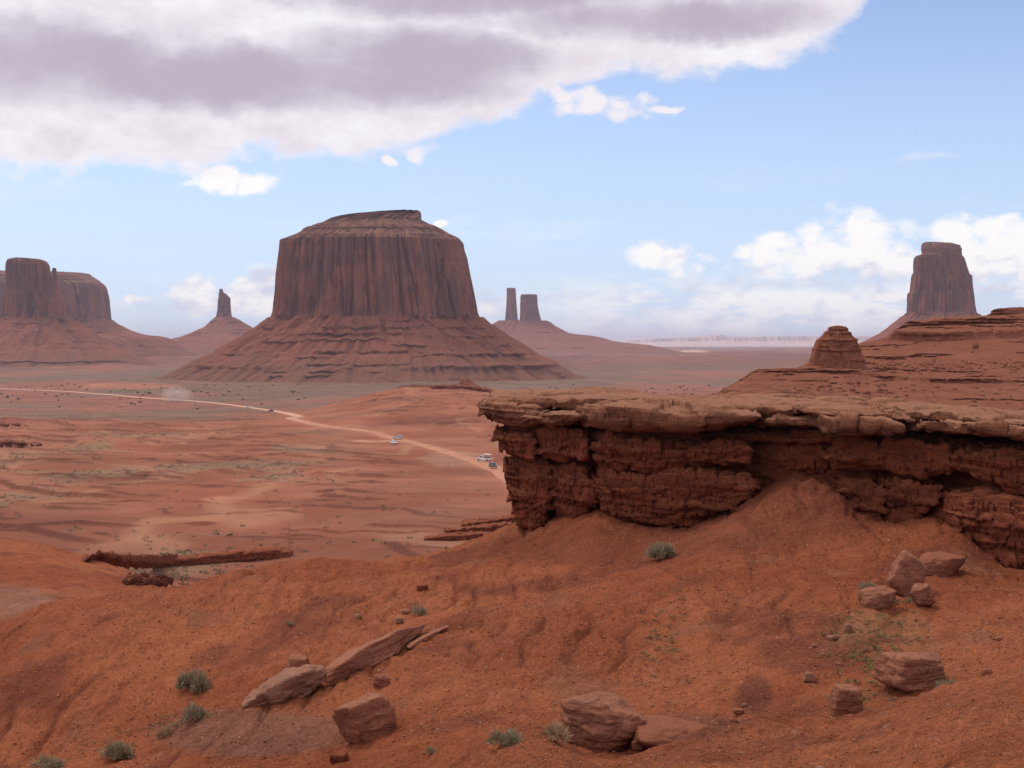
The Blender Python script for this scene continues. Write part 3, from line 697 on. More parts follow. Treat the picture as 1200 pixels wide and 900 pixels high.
B = make_butte('sandstone_butte', 'dark blocky butte at the left edge with a thin spire against its right side', [
    (302, 18, 28, 1), (304, 11, 50, 1), (306, 10, 55, 1), (310, 9, 58, 1), (320, 9, 60, 1), (340, 7, 64, 1), (348, 6, 72, 1), (360, 4, 76, 1), (372, 2, 78, 1),
    (376, -6, 84, 0), (384, -30, 98, 0), (386, -31, 103, .6), (389, -40, 108, 0), (404, -80, 128, 0), (406, -82, 132, .6), (409, -90, 138, 0), (420, -130, 162, 0), (431, -170, 185, 0)],
    3300, 0.8, [374], ['cliff', 'talus_slope'], ['cliff', 'talus'], 25, 16, (18, 12), 220, 500, flute_len=45)
sp = loft_body([(314, 62.5, 66, 1), (317, 62, 67, 1), (322, 62.5, 67, 1), (333, 61, 69.5, 1), (350, 58, 73, 1), (374, 55, 76, 1)], 3265, 1.0, [], 31, 4, (9, 5), 80, 60, flute_len=20)
mesh_obj('spire', sp[0][0], sp[0][1], M['cliff'], B)
make_butte('sandstone_butte', 'wide pale-topped mesa behind the dark blocky butte at the left edge', [
    (318.5, -180, 60, 1), (320.5, -200, 103, .6), (323, -205, 106, .3), (329, -210, 115, .3), (334, -215, 120, 1), (337, -216, 122, 1), (348, -218, 124, 1), (362, -218, 125.5, 1), (374, -220, 126.5, 1),
    (377, -224, 131, 0), (384, -235, 144, 0), (386, -236, 147, .5), (391, -250, 160, 0), (393, -252, 170, .4), (394.5, -254, 186, 0), (397, -258, 196, 0), (405, -262, 208, 0), (423, -300, 240, 0)],
    4500, 0.5, [333, 375], ['cap_rock', 'cliff', 'talus_slope'], ['capb', 'cliff', 'talus'], 35, 22, (12, 12), 200, 640, flute_len=80)
make_butte('rock_spire', 'slender jagged rock finger on a wide cone left of the broad central butte', [
    (338.5, 259, 261, 1), (343, 258, 263, 1), (344.5, 257.5, 266, 1), (349, 257, 270, 1), (351, 256.5, 270.5, 1), (362, 255.5, 271, 1), (371, 254.5, 272, 1),
    (373, 252, 277, 0), (375, 250, 281, 0), (383, 240, 294, 0), (391, 224, 306, 0), (395, 213, 318, 0), (396.5, 206, 324, .4), (401, 190, 340, 0), (419, 120, 400, 0)],
    5500, 1.0, [371.5], ['pinnacle', 'talus_slope'], ['cliff', 'talus'], 45, 7, (12, 12), 190, 300, cat='rock spire', flute_len=22, block=.6)
SB = empty('rock_spire', ((650 - 600) / F * 6500, 6500, -62), 'pair of rock towers, one thin, one thick, sharing a cone right of the central butte', 'rock towers')
v, f = loft_body([(376, 584, 641, 0), (378, 581, 645, 0), (382, 574, 650, 0), (391, 556, 668, 0), (394, 548, 695, 0), (396, 545, 706, .4), (400, 535, 718, 0), (402, 528, 732, .3), (404.5, 520, 760, 0), (417, 480, 820, 0)],
    6500, 0.8, [], 55, 12, (14, 14), 110, 300, flute_len=60)[0]
mesh_obj('talus_slope', v, f, M['talus'], SB)
v, f = loft_body([(337.5, 594, 603.5, 1), (339, 593.6, 604.5, 1), (350, 593.6, 605, 1), (362, 593, 605.8, 1), (374, 592, 607, 1), (379, 590, 610, 1)], 6500, 1.0, [], 56, 6, (14, 14), 90, 120, flute_len=25)[0]
mesh_obj('thin_tower', v, f, M['cliff'], SB)
v, f = loft_body([(345, 611, 628.5, 1), (346.5, 610.3, 629.5, 1), (358, 610, 630, 1), (368, 609.5, 632, 1), (375, 609, 634, 1), (380, 607, 637, 1)], 6500, 0.9, [], 57, 9, (14, 14), 90, 160, flute_len=25, block=.3)[0]
mesh_obj('thick_tower', v, f, M['cliff'], SB)
B = make_butte('sandstone_butte', 'tall narrow butte with a small cap block rising behind the hill on the right', [
    (299, 1075, 1125, 1), (302, 1073, 1128, 1), (312, 1072, 1131, 1), (321, 1070, 1134, 1), (323, 1070, 1137, 1), (341, 1069, 1139, 1), (344, 1066, 1139.5, 1), (355, 1065, 1140.5, 1), (366, 1064, 1141.5, 1),
    (369, 1061, 1145, 0), (380, 1046, 1158, 0), (382, 1044, 1160, .4), (392, 1031, 1172, 0), (402, 1010, 1195, 0), (415, 975, 1230, 0), (429, 930, 1280, 0)],
    3500, 0.8, [367.5], ['cliff', 'talus_slope'], ['cliff', 'talus'], 65, 13, (10, 9), 230, 480, flute_len=40)
v, f = loft_body([(283.5, 1083, 1092, 1), (285, 1080, 1112, 1), (288, 1079.5, 1122, 1), (292, 1079, 1123.5, 1), (296, 1080, 1123, 1), (300, 1078, 1124, 1)], 3500, 0.8, [], 66, 6, (3, 3), 60, 220, flute_len=18, block=.3)[0]
mesh_obj('cap_block', v, f, M['capb'], B)

# far cliffs on the horizon, sunlight painted into their pale colour
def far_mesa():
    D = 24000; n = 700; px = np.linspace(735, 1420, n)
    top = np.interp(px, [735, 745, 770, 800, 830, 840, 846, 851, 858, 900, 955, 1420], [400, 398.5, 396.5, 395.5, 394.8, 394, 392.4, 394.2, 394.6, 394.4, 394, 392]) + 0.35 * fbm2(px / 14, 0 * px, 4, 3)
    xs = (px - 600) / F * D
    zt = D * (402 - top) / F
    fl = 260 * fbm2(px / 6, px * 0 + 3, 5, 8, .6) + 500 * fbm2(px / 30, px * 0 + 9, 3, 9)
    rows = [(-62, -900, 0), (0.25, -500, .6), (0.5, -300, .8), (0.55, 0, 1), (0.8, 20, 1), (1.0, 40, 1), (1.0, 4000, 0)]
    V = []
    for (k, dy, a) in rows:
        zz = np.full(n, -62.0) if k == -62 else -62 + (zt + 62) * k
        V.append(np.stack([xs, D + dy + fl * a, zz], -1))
    o = mesh_obj('hills', np.array(V).reshape(-1, 3), grid_faces(len(rows), n), M['farmesa_sunlit']); o['kind'] = 'structure'
far_mesa()

# ------------------------------------------------------------------ banded hill behind the ledge, right
HL = [  # (col, depth, row)
 [(780, 205, 505), (1600, 190, 520)],
 [(780, 215, 492), (840, 222, 476), (900, 222, 474), (1200, 218, 478), (1600, 215, 480)],
 [(780, 232, 490), (838, 238, 463), (862, 243, 450), (886, 248, 435.5), (950, 250, 435), (1000, 249, 439), (1050, 248, 445), (1120, 247, 449), (1200, 246, 450), (1600, 240, 455)],
 [(780, 233, 490), (838, 239, 462), (862, 243.6, 448.5), (886, 248.6, 432.5), (950, 250.6, 431), (1000, 249.6, 434.5), (1050, 248.6, 440.5), (1120, 247.6, 444.5), (1200, 246.6, 445.5), (1600, 240.6, 449)],
 [(780, 240, 492), (838, 246, 466), (886, 256, 434), (930, 262, 432), (950, 262, 427), (1000, 262, 427), (1100, 262, 428), (1200, 262, 430), (1600, 262, 430)],
 [(780, 250, 500), (886, 270, 440), (930, 275, 434), (950, 276, 423), (975, 280, 413), (1000, 284, 406), (1045, 284, 403), (1100, 284, 405), (1200, 284, 402), (1600, 284, 400)],
 [(780, 256, 505), (886, 276, 444), (940, 280, 434), (975, 286, 413), (1003, 290, 404.5), (1015, 290, 401), (1045, 290, 399), (1100, 290, 400), (1200, 290, 396), (1600, 290, 392)],
 [(780, 257, 505), (886, 277, 444), (940, 281, 434), (975, 287, 413), (1003, 291, 404), (1015, 291, 400.5), (1040, 291, 396), (1048, 291, 386), (1060, 291, 388), (1100, 291, 390), (1200, 291, 386), (1600, 291, 384)],
 [(780, 262, 510), (886, 285, 448), (940, 290, 438), (1003, 298, 406), (1040, 298, 395.5), (1052, 299, 385.5), (1066, 300, 382), (1100, 300, 381), (1200, 300, 377), (1600, 300, 374)],
 [(780, 262.6, 510), (886, 285.6, 448), (940, 290.6, 438), (1003, 298.6, 406), (1040, 298.6, 395), (1054, 299.6, 383), (1064, 300.6, 376.5), (1085, 300.6, 376), (1110, 300.6, 373.5), (1200, 300.6, 371), (1600, 300.6, 370)],
 [(780, 270, 512), (1003, 306, 409), (1040, 306, 397), (1064, 306, 377), (1110, 306, 372), (1158, 308, 370), (1164, 308, 369.5), (1200, 308, 368), (1600, 308, 365)],
 [(780, 270.5, 512), (1003, 306.5, 409), (1040, 306.5, 397), (1064, 306.5, 377), (1110, 306.5, 372), (1159, 308.5, 369.5), (1163, 308.5, 362), (1185, 308.5, 360), (1200, 308.5, 360), (1600, 308.5, 356)],
 [(780, 330, 520), (1003, 335, 420), (1110, 340, 376), (1200, 345, 364), (1600, 350, 358)],
 [(780, 380, 505), (1600, 420, 500)]]
def hill():
    n = 720; px = np.linspace(782, 1590, n); nk = []
    D = []; Z = []
    k2 = np.exp(-0.5 * (np.arange(-5, 6) / 2.0) ** 2); k2 /= k2.sum()
    for c in HL:
        c = np.array(c, float); d = np.interp(px, c[:, 0], c[:, 1]); r = np.interp(px, c[:, 0], c[:, 2])
        d = np.convolve(np.pad(d, 5, mode='edge'), k2, 'valid'); r = np.convolve(np.pad(r, 5, mode='edge'), k2, 'valid')
        D.append(d); Z.append(d * np.tan(np.arctan((450 - r) / F) - TILT))
    D = np.array(D); Z = np.array(Z)
    sub = [8, 34, 10, 26, 34, 14, 12, 22, 8, 14, 10, 16, 10]
    rows_d = []; rows_z = []
    for i, m in enumerate(sub):
        t = np.linspace(0, 1, m, endpoint=False)[:, None]
        rows_d.append(D[i] * (1 - t) + D[i + 1] * t); rows_z.append(Z[i] * (1 - t) + Z[i + 1] * t)
    rows_d.append(D[-1:]); rows_z.append(Z[-1:])
    d = np.vstack(rows_d); z = np.vstack(rows_z); u = ((px - 600) / F)[None, :]
    x = u * d
    bands = fbm3(x / 26, d / 26, z / 0.75, 4, 9, .62)
    gate = sst(fbm3(x / 14, d / 14, z / 5, 3, 19), -0.35, 0.25)
    led = sst(bands, 0.0, 0.12)
    g = 1 - np.abs(fbm2(x / 5, 0 * x + d / 30, 4, 12, .6)) * 2
    dd = -(1.3 * (led - 0.5)) * gate + 0.45 * np.maximum(g, 0) ** 3 + 0.5 * fbm3(x / 5, d / 5, z / 3, 4, 14, .6) + .22 * fbm3(x / .9, d / .9, z / .7, 3, 15, .6)
    fade = sst(z, Z[1].max() - 6, Z[1].max()) * 0 + 1
    d2 = d + dd; z2 = z + 0.16 * fbm3(x / 2.2, d / 2.2, z, 4, 16) + 0.10 * fbm3(x / .7, d / .7, z / .7, 3, 17)
    o = mesh_obj('hill', np.stack([x, d2, z2], -1).reshape(-1, 3), grid_faces(d.shape[0], n), M['hill']); o['kind'] = 'structure'
    return
hill()
def hill_hit(px, py):
    dep = bpy.context.evaluated_depsgraph_get(); o = [q for q in col.objects if q.name == 'hill'][0]
    dr = np.array([(px - 600) / F, 1.0, slope_of(py)]); dr /= np.linalg.norm(dr)
    ok, loc, n, i = o.ray_cast((0, 0, 0), tuple(dr)); return np.array(loc) if ok else None
# small layered stack on the hill's left shoulder
e = empty('rock_outcrop', ((978 - 600) / F * 258, 258, 258 * slope_of(430)), 'small round-topped layered rock knob on the shoulder of the right hill', 'rock outcrop')
v, f = loft_body([(383, 972, 991, .45), (386, 969.5, 994, .45), (388, 970, 992, .45), (389.5, 966, 996, .4), (397, 960, 1001, .4), (398, 957, 1003, .4), (407, 954, 1005, .4), (408.5, 953, 1006, .4), (417, 951, 1010, .4), (431, 949, 1013, .5), (438, 948, 1016, .5)],
    258, 0.8, [], 75, 0.8, (0.42, 1.3), 240, 320, flute_len=3.4, block=.6, n_exp=3.6)[0]
mesh_obj('rock_layers', v, f, M['stack'], e)

# ------------------------------------------------------------------ rock block builder (for the ledge and rock bands)
def superarc(n, count, a=1.0, b=1.0, closed=True):
    t = np.linspace(0, 2 * math.pi, 4001) if closed else np.linspace(math.pi, 0, 4001)
    c, s = np.cos(t), np.sin(t); X_ = np.sign(c) * np.abs(c) ** (2 / n); Y_ = np.sign(s) * np.abs(s) ** (2 / n)
    L_ = np.concatenate([[0], np.cumsum(np.hypot(np.diff(X_) * a, np.diff(Y_) * b))])
    q = np.linspace(0, L_[-1], count + (1 if closed else 0)); 
    if closed: q = q[:-1]
    return np.interp(q, L_, X_), np.interp(q, L_, Y_)
def rock_block(pts, depth, ns=180, nt=110, n_s=5, n_c=4, seed=0, big=0.25, bigL=2.5, bed=0.15, bedL=0.35, cellA=0.12, cellL=0.9, fine=0.04, lean=0.0, bedx=6.0, crack=1.0, furrow=0.0, cellz=0.36, sharp=0.08):
    """pts: (photo col, top row, bottom row, depth of front face)"""
    P = np.array(pts, float)
    px0, px1 = P[0, 0], P[-1, 0]
    Dm = P[:, 3].mean(); half = (px1 - px0) / 2 / F * Dm
    hmean = (P[:, 2] - P[:, 1]).mean() / F * Dm / 2
    sx, e = superarc(n_s, ns, half, max(hmean, .3), closed=False)
    sx = -sx if sx[0] > sx[-1] else sx
    e = np.maximum(e, 0.02)
    px = px0 + (sx + 1) / 2 * (px1 - px0)
    top = np.interp(px, P[:, 0], P[:, 1]); bot = np.interp(px, P[:, 0], P[:, 2]); Df = np.interp(px, P[:, 0], P[:, 3])
    zt = Df * np.tan(np.arctan((450 - top) / F) - TILT); zb = Df * np.tan(np.arctan((450 - bot) / F) - TILT)
    zc_ = (zt + zb) / 2; hz = (zt - zb) / 2; hd = depth / 2
    cy, cz = superarc(n_c, nt, hd, max(hmean, .3))
    x = ((px - 600) / F * Df)[:, None] + 0 * cy[None, :]
    y = (Df + hd)[:, None] + cy[None, :] * hd * e[:, None] ** 0.6
    z = zc_[:, None] + cz[None, :] * (hz * e)[:, None]
    y = y + lean * (z - zb[:, None])
    nx = (np.sign(sx) * np.abs(sx) ** (n_s - 1))[:, None] * (1 + 0 * y) / half; ny = np.sign(cy) * np.abs(cy) ** (n_c - 1) / hd; nz = np.sign(cz) * np.abs(cz) ** (n_c - 1) / np.maximum(hz[:, None], .2)
    N = np.stack([nx, ny[None, :] + 0 * nx, nz + 0 * nx], -1); N /= np.linalg.norm(N, axis=-1, keepdims=True) + 1e-9
    d = big * fbm3(x / bigL, y / bigL, z / bigL, 3, seed)
    bn = fbm3(x / bedx, y / bedx, z / bedL, 3, seed + 4, .6); d = d + bed * (sst(bn, -sharp, sharp) + sst(bn, 0.35 - sharp, 0.35 + sharp) - 1)
    wx = 0.25 * fbm3(x / .8, y / .8, z / .8, 2, seed + 6)
    if cellA > 0:
        f1, f2, idc = worley(x / cellL + wx, y / cellL, z / (cellL * cellz) + wx, seed + 8)
        d = d + cellA * (idc - 0.5) - crack * cellA * 0.9 * np.exp(-(f2 - f1) / 0.07) + cellA * 0.5 * (0.5 - f1)
    if furrow:
        fu = 1 - np.abs(fbm3(x / .55, y / .55, z / 2.6, 3, seed + 31)) * 2; fg = sst(fbm3(x / 3, y / 3, z / .8, 2, seed + 33), -.3, .3)
        d = d - furrow * np.maximum(fu, 0) ** 3 * (0.35 + fg)
    d = d + fine * fbm3(x / .3, y / .3, z / .2, 3, seed + 12, .6)
    V = np.stack([x, y, z], -1) + N * d[..., None]
    Vf = V.reshape(-1, 3); Fq = grid_faces(ns, nt, True)
    c0, c1 = V[0].mean(0), V[-1].mean(0); o = len(Vf); Vf = np.vstack([Vf, c0, c1]); j = np.arange(nt); j2 = (j + 1) % nt
    T1 = np.stack([j, j2, np.full(nt, o)], -1); T2 = np.stack([(ns - 1) * nt + j2, (ns - 1) * nt + j, np.full(nt, o + 1)], -1)
    return Vf, [Fq[:, ::-1], T1[:, ::-1], T2[:, ::-1]]
LEDGE_D = lambda px: float(np.interp(px, [540, 600, 700, 900, 1000, 1200, 1500], [77, 74.5, 69, 62, 58.5, 50, 42]))
ledge = empty('rock_ledge', ((880 - 600) / F * 63, 63, -9), 'long overhanging red rock ledge with a flat tan cap above crumbling red pillars', 'rock ledge')
def part(name, pts, depth, mat, off=0.0, **kw):
    v, f = rock_block([(a, t, b, LEDGE_D(a) + off + (o[0] if o else 0)) for (a, t, b, *o) in pts], depth, **kw)
    return mesh_obj(name, v, f, M[mat], ledge)
capk = dict(big=0.16, bigL=3.5, bed=0.18, bedL=0.17, bedx=8, cellA=0.26, cellL=3.2, fine=0.03, n_c=4.5, n_s=5, cellz=0.16, sharp=0.04, crack=0.6)
mudk = dict(big=0.30, bigL=2.4, bed=0.22, bedL=0.30, bedx=9, cellA=0.24, cellL=1.3, cellz=0.26, sharp=0.05, fine=0.04, n_c=4.0, n_s=5, furrow=0.12)
# cap
part('cap_slab', [(570, 470, 481), (610, 466, 480), (640, 466, 480), (690, 467, 482), (760, 470, 484), (860, 473, 486), (960, 478, 488), (1060, 483, 494), (1200, 491, 503), (1500, 510, 525)], 17, 'cap', off=1.2, ns=620, nt=170, **{**capk, 'n_s': 12, 'bed': .12, 'big': .2})
part('cap_slab', [(559, 469, 490), (575, 469, 497), (600, 469, 502), (625, 470, 504), (645, 471, 504)], 9, 'cap', off=0.2, ns=150, nt=130, seed=3, **{**capk, 'n_c': 3.5, 'n_s': 3.2, 'bed': .15})
part('cap_slab', [(609, 480, 494), (622, 478, 502), (650, 478, 505), (675, 479, 503), (690, 484, 500)], 6, 'cap', off=-0.7, ns=150, nt=110, seed=5, **{**capk, 'n_c': 3.5, 'n_s': 3})
part('cap_slab', [(674, 473, 492), (690, 471, 505), (730, 472, 508), (780, 474, 508), (850, 477, 509), (885, 482, 503), (905, 487, 496)], 12, 'cap', off=-0.9, ns=300, nt=140, seed=7, **{**capk, 'n_c': 3.2, 'n_s': 3.6, 'bed': .10})
part('cap_slab', [(895, 484, 500), (920, 484, 505), (950, 486, 505), (980, 488, 502)], 9, 'cap', off=0.9, ns=140, nt=110, seed=9, **capk)
part('cap_slab', [(944, 477, 489), (965, 477, 493), (1000, 479, 496), (1050, 481, 500), (1078, 486, 499), (1092, 490, 497)], 9, 'cap', off=-0.35, ns=200, nt=110, seed=11, **{**capk, 'n_c': 3.5, 'n_s': 3})
part('cap_slab', [(968, 494, 504), (985, 490, 509), (1010, 489, 511), (1040, 494, 512), (1068, 502, 508)], 5, 'cap', off=-0.95, ns=160, nt=100, seed=13, **{**capk, 'n_c': 3.2, 'n_s': 2.6})
part('cap_slab', [(1075, 494, 507), (1100, 490, 513), (1140, 490, 517), (1200, 495, 520), (1300, 504, 530), (1480, 520, 550)], 11, 'cap', off=-0.7, ns=320, nt=140, seed=15, **{**capk, 'n_c': 3.5, 'n_s': 5, 'bed': .14})
# thin bed under the cap, deep in shade
part('shale_bed', [(590, 498, 512), (700, 502, 518), (880, 503, 519), (1000, 507, 522), (1120, 511, 528), (1250, 522, 545), (1480, 545, 575)], 10, 'mud', off=2.2, ns=500, nt=80, seed=17, **{**mudk, 'cellL': .5, 'cellA': .12, 'big': .2, 'n_s': 10})
# pillars at the free end
part('pillar_block', [(578, 500, 520), (588, 500, 530), (602, 501, 538), (622, 502, 540), (634, 504, 536)], 6.5, 'mud', off=0.7, ns=130, nt=130, seed=21, **mudk)
part('pillar_block', [(624, 502, 536), (636, 502, 542), (660, 503, 544), (684, 504, 540), (697, 508, 534)], 6.0, 'mud', off=0.7, ns=150, nt=130, seed=23, **mudk)
part('pillar_foot', [(589, 540, 557), (595, 537, 585), (606, 535, 616), (622, 535, 630), (640, 536, 628), (652, 540, 618)], 5.5, 'mud', off=1.4, ns=150, nt=160, seed=25, **{**mudk, 'n_s': 3.5, 'n_c': 3, 'big': .35})
part('pillar_foot', [(637, 545, 575), (644, 538, 600), (660, 538, 622), (684, 538, 618), (701, 545, 606)], 5.5, 'mud', off=1.2, ns=140, nt=150, seed=27, **{**mudk, 'n_s': 3.5, 'n_c': 3, 'big': .35})
part('pillar_core', [(600, 500, 612), (640, 500, 625), (700, 502, 625), (730, 502, 620)], 5, 'mud', off=3.6, ns=140, nt=110, seed=29, **mudk)
# main wall, upper and lower block
part('wall_block', [(695, 514, 546), (704, 511, 551), (760, 511, 552), (820, 512, 553), (868, 512, 552), (890, 516, 545)], 7, 'mud', off=0.6, ns=300, nt=140, seed=31, **{**mudk, 'n_s': 6})
part('wall_block', [(697, 556, 590), (706, 551, 612), (740, 550, 627), (790, 550, 630), (830, 552, 625), (858, 553, 612), (884, 556, 598), (897, 562, 585)], 7, 'mud', off=0.35, ns=320, nt=170, seed=33, **{**mudk, 'n_s': 4, 'n_c': 3})
part('wall_core', [(703, 508, 615), (800, 508, 620), (900, 508, 600), (990, 510, 590), (1100, 515, 612), (1250, 528, 650), (1480, 550, 690)], 7, 'mud', off=3.0, ns=420, nt=110, seed=35, **{**mudk, 'n_s': 14})
part('wall_block', [(880, 512, 560), (905, 511, 566), (945, 511, 566), (985, 514, 562)], 5, 'mud', off=2.5, ns=150, nt=110, seed=37, **mudk)
part('wall_block', [(977, 520, 552), (988, 513, 558), (1030, 514, 560), (1080, 516, 562), (1118, 520, 562), (1132, 526, 556)], 6, 'mud', off=0.7, ns=230, nt=130, seed=39, **mudk)
part('wall_block', [(985, 562, 588), (996, 560, 606), (1015, 560, 618), (1035, 561, 620), (1049, 563, 612)], 5, 'mud', off=0.7, ns=130, nt=120, seed=41, **{**mudk, 'n_s': 3, 'n_c': 2.5})
part('wall_block', [(1043, 563, 610), (1055, 561, 620), (1075, 561, 620), (1098, 562, 612), (1116, 566, 596)], 5, 'mud', off=0.6, ns=130, nt=120, seed=43, **{**mudk, 'n_s': 3, 'n_c': 2.5})
part('wall_block', [(1118, 528, 558), (1132, 523, 569), (1170, 525, 573), (1250, 535, 585), (1480, 560, 620)], 6.5, 'mud', off=0.1, ns=300, nt=130, seed=45, **{**mudk, 'n_s': 6})
part('wall_block', [(1127, 590, 620), (1136, 576, 636), (1156, 573, 660), (1190, 576, 673), (1250, 585, 690), (1480, 620, 730)], 6.5, 'mud', off=-0.3, ns=320, nt=170, seed=47, **{**mudk, 'n_s': 6, 'cellA': .28})

# ------------------------------------------------------------------ rock bands in the valley
def band(label, pts, depth, seed, mat='band', Ds=None, **kw):
    k = dict(big=0.15, bigL=4, bed=0.12, bedL=0.5, bedx=8, cellA=0.28, cellL=1.5, fine=0.04, n_s=9, n_c=6, ns=300, nt=64); k.update(kw)
    P = []
    for i_, (a, t, b) in enumerate(pts):
        D = Ds[i_] if Ds is not None else ray_hit(a, b, 90 if t > 600 else 200, 30000, ground_full)[1]; P.append((a, t, b + 1.5, D))
    if Ds is None:
        Dm = [p[3] for p in P]; sm = np.convolve(np.pad(Dm, 1, mode='edge'), [.25, .5, .25], 'valid'); P = [(a, t, b, d) for (a, t, b, _), d in zip(P, sm)]
    v, f = rock_block(P, depth, seed=seed, **k)
    o = mesh_obj('rock_band', v, f, M[mat]); tag(o, label, 'rock band', 'low rock bands in the valley'); return o
for (lab, P_, dep_, sd_, fall, kw_), (cl, _) in zip(BANDS, CLIFFS): band(lab, P_, dep_, sd_, Ds=cl[:, 1], **kw_)
band('thin dark rock rim along the far red ridge below the central butte', [(466, 453, 455), (480, 452, 455.5), (505, 452.5, 456.5), (535, 451, 455), (560, 454, 458), (578, 458, 462)], 22, 9, cellL=5, cellA=1.2, bigL=14, big=1.2, ns=300)
band('red rock step at the left foot of the overhanging ledge, uppermost of three', [(540, 613, 617), (560, 611, 617), (585, 608, 616), (606, 604, 613)], 5, 11, mat='mud', cellL=1.2, cellA=.3)
band('red rock step at the left foot of the overhanging ledge, middle of three', [(520, 621, 624), (545, 619, 625), (570, 617, 624), (600, 612, 621)], 4, 12, mat='mud', cellL=1.2, cellA=.3)
band('red rock step at the left foot of the overhanging ledge, lowest of three', [(496, 631, 634), (520, 628, 634), (545, 626, 633), (566, 624, 631)], 4, 13, mat='mud', cellL=1.2, cellA=.3)
# small knob on that far rim
v, f = loft_body([(444, 544, 548, 0), (446, 541, 551, 0), (452, 534, 560, 0), (458, 524, 572, 0)], 1010, 1.0, [], 81, 2, (3, 3), 40, 90, flute_len=8)[0]
tag(mesh_obj('rock_mound', v, f, M['hill']), 'small red earth cone on the far ridge rim', 'mound')

# ------------------------------------------------------------------ boulders
def ico(sub):
    bm = bmesh.new(); bmesh.ops.create_icosphere(bm, subdivisions=sub, radius=1.0)
    V = np.array([v.co[:] for v in bm.verts]); Fc = np.array([[v.index for v in f.verts] for f in bm.faces]); bm.free(); return V, Fc
ICO = {k: ico(k) for k in (1, 2, 3, 5, 6)}
def boulder_verts(size, seed, sub=5, planes=15, rough=0.05, box=0.72, bed=0.012, chips=True):
    V, Fc = ICO[sub]; r_ = np.random.default_rng(seed)
    N = r_.normal(size=(planes, 3)); N /= np.linalg.norm(N, axis=1)[:, None]; d = r_.uniform(0.72, 0.98, planes)
    bx = np.array([[1, 0, 0], [-1, 0, 0], [0, 1, 0], [0, -1, 0], [0, 0, 1], [0, 0, -1]], float) + r_.normal(size=(6, 3)) * 0.14
    bx /= np.linalg.norm(bx, axis=1)[:, None]; N = np.vstack([N, bx]); d = np.concatenate([d, np.full(6, box)])
    dots = V @ N.T; inv = np.where(dots > 0.02, dots / d[None, :], 0.0)
    r = 1 / (np.sum(inv ** 22, axis=1) ** (1 / 22.0) + 1e-6)
    P = V * r[:, None] / box
    P = P * (np.array(size) / 2)
    s = max(size)
    n = fbm3(P[:, 0] / s * 3 + seed, P[:, 1] / s * 3, P[:, 2] / s * 3, 5, seed, .6)
    b = fbm3(P[:, 0] / s * 1.2, P[:, 1] / s * 1.2 + seed, P[:, 2] / s * 16, 3, seed + 3, .6)
    ch = 0
    if sub >= 5 and chips:
        q = 4.2 / s; w_ = .2 * fbm3(P[:, 0] * q, P[:, 1] * q, P[:, 2] * q, 2, seed + 9)
        f1, f2, idc = worley(P[:, 0] * q + w_ + seed, P[:, 1] * q, P[:, 2] * q * 2.4 + w_, seed + 5)
        ch = 0.035 * s * (idc - 0.5) - 0.022 * s * np.exp(-(f2 - f1) / .07)
    P = P + V * (rough * s * n + bed * s * (sst(b, -.1, .1) - .5) + ch)[:, None]
    return P, Fc
def frame(dx, up):
    dx = dx / np.linalg.norm(dx); y = np.cross(up, dx); y /= np.linalg.norm(y); z = np.cross(dx, y); return np.stack([dx, y, z], 1)
def gnorm(p, h=0.6):
    zx = (ground_full(np.array([p[0] + h, p[0] - h]), np.array([p[1], p[1]]))); zy = ground_full(np.array([p[0], p[0]]), np.array([p[1] + h, p[1] - h]))
    n = np.array([-(zx[0] - zx[1]) / (2 * h), -(zy[0] - zy[1]) / (2 * h), 1.0]); return n / np.linalg.norm(n)
def gz(x, y): return float(ground_full(np.array([x]), np.array([y]))[0])
def hit(px, py, **k): return ray_hit(px, py, fn=ground_full, **k)
def boulder(label, px, base_py, w, h, seed, mat='boulder', rot=0.0, tilt=0.0, deep=0.8, sink=0.12, name='boulder', sub=5, group=None, **kw):
    """w,h: picture size in photo pixels; base_py: row of the foot"""
    g = hit(px, base_py); D = g[1]; sx = w / F * D; sz = h / F * D
    P, Fc = boulder_verts((sx, sx * deep, sz * 1.05), seed, sub, **kw)
    a = R(tilt); Ry = np.array([[math.cos(a), 0, -math.sin(a)], [0, 1, 0], [math.sin(a), 0, math.cos(a)]])
    a = R(rot); Rz = np.array([[math.cos(a), -math.sin(a), 0], [math.sin(a), math.cos(a), 0], [0, 0, 1]])
    P = P @ (Ry @ Rz).T
    s_ = slope_of(base_py); c = np.array([g[0], D + sx * deep * 0.3, 0])
    zmin = P[:, 2].min(); c[2] = g[2] - zmin - sink * sz
    o = bpy.data.objects.new
    ob = mesh_obj(name, P, Fc, M[mat]); ob.location = tuple(c)
    return tag(ob, label, 'boulder' if w > 16 else 'rock', group)
# long slab between two points
def long_slab(label, a, b, width, thick, seed, mat='boulder', lift=0.0, roll=0.0):
    A_ = hit(*a); B_ = hit(*b); d = B_ - A_; Ln = np.linalg.norm(d); c = (A_ + B_) / 2
    up = gnorm(c); Fm = frame(d, up); ra = R(roll)
    Rx = np.array([[1, 0, 0], [0, math.cos(ra), -math.sin(ra)], [0, math.sin(ra), math.cos(ra)]])
    P, Fc = boulder_verts((Ln, width, thick), seed, 6, planes=18, rough=0.022, box=0.8, bed=0.010, chips=False)
    P = P * np.array([1, 1, 1]); P[:, 1] *= 1 - 0.25 * (P[:, 0] / Ln * 2) ** 2; P[:, 2] *= np.interp(P[:, 0] / Ln, [-.5, -.2, .5], [0.95, 1.3, .40])
    P = P @ (Fm @ Rx).T
    ob = mesh_obj('rock_slab', P, Fc, M[mat]); ob.location = tuple(c + up * (thick * 0.20 + lift)); return tag(ob, label, 'rock slab')
s1 = long_slab('long thick tan rock slab leaning up the spur in the left foreground', (384, 805), (497, 742), 1.15, 0.85, 4, lift=0.1, roll=-12)
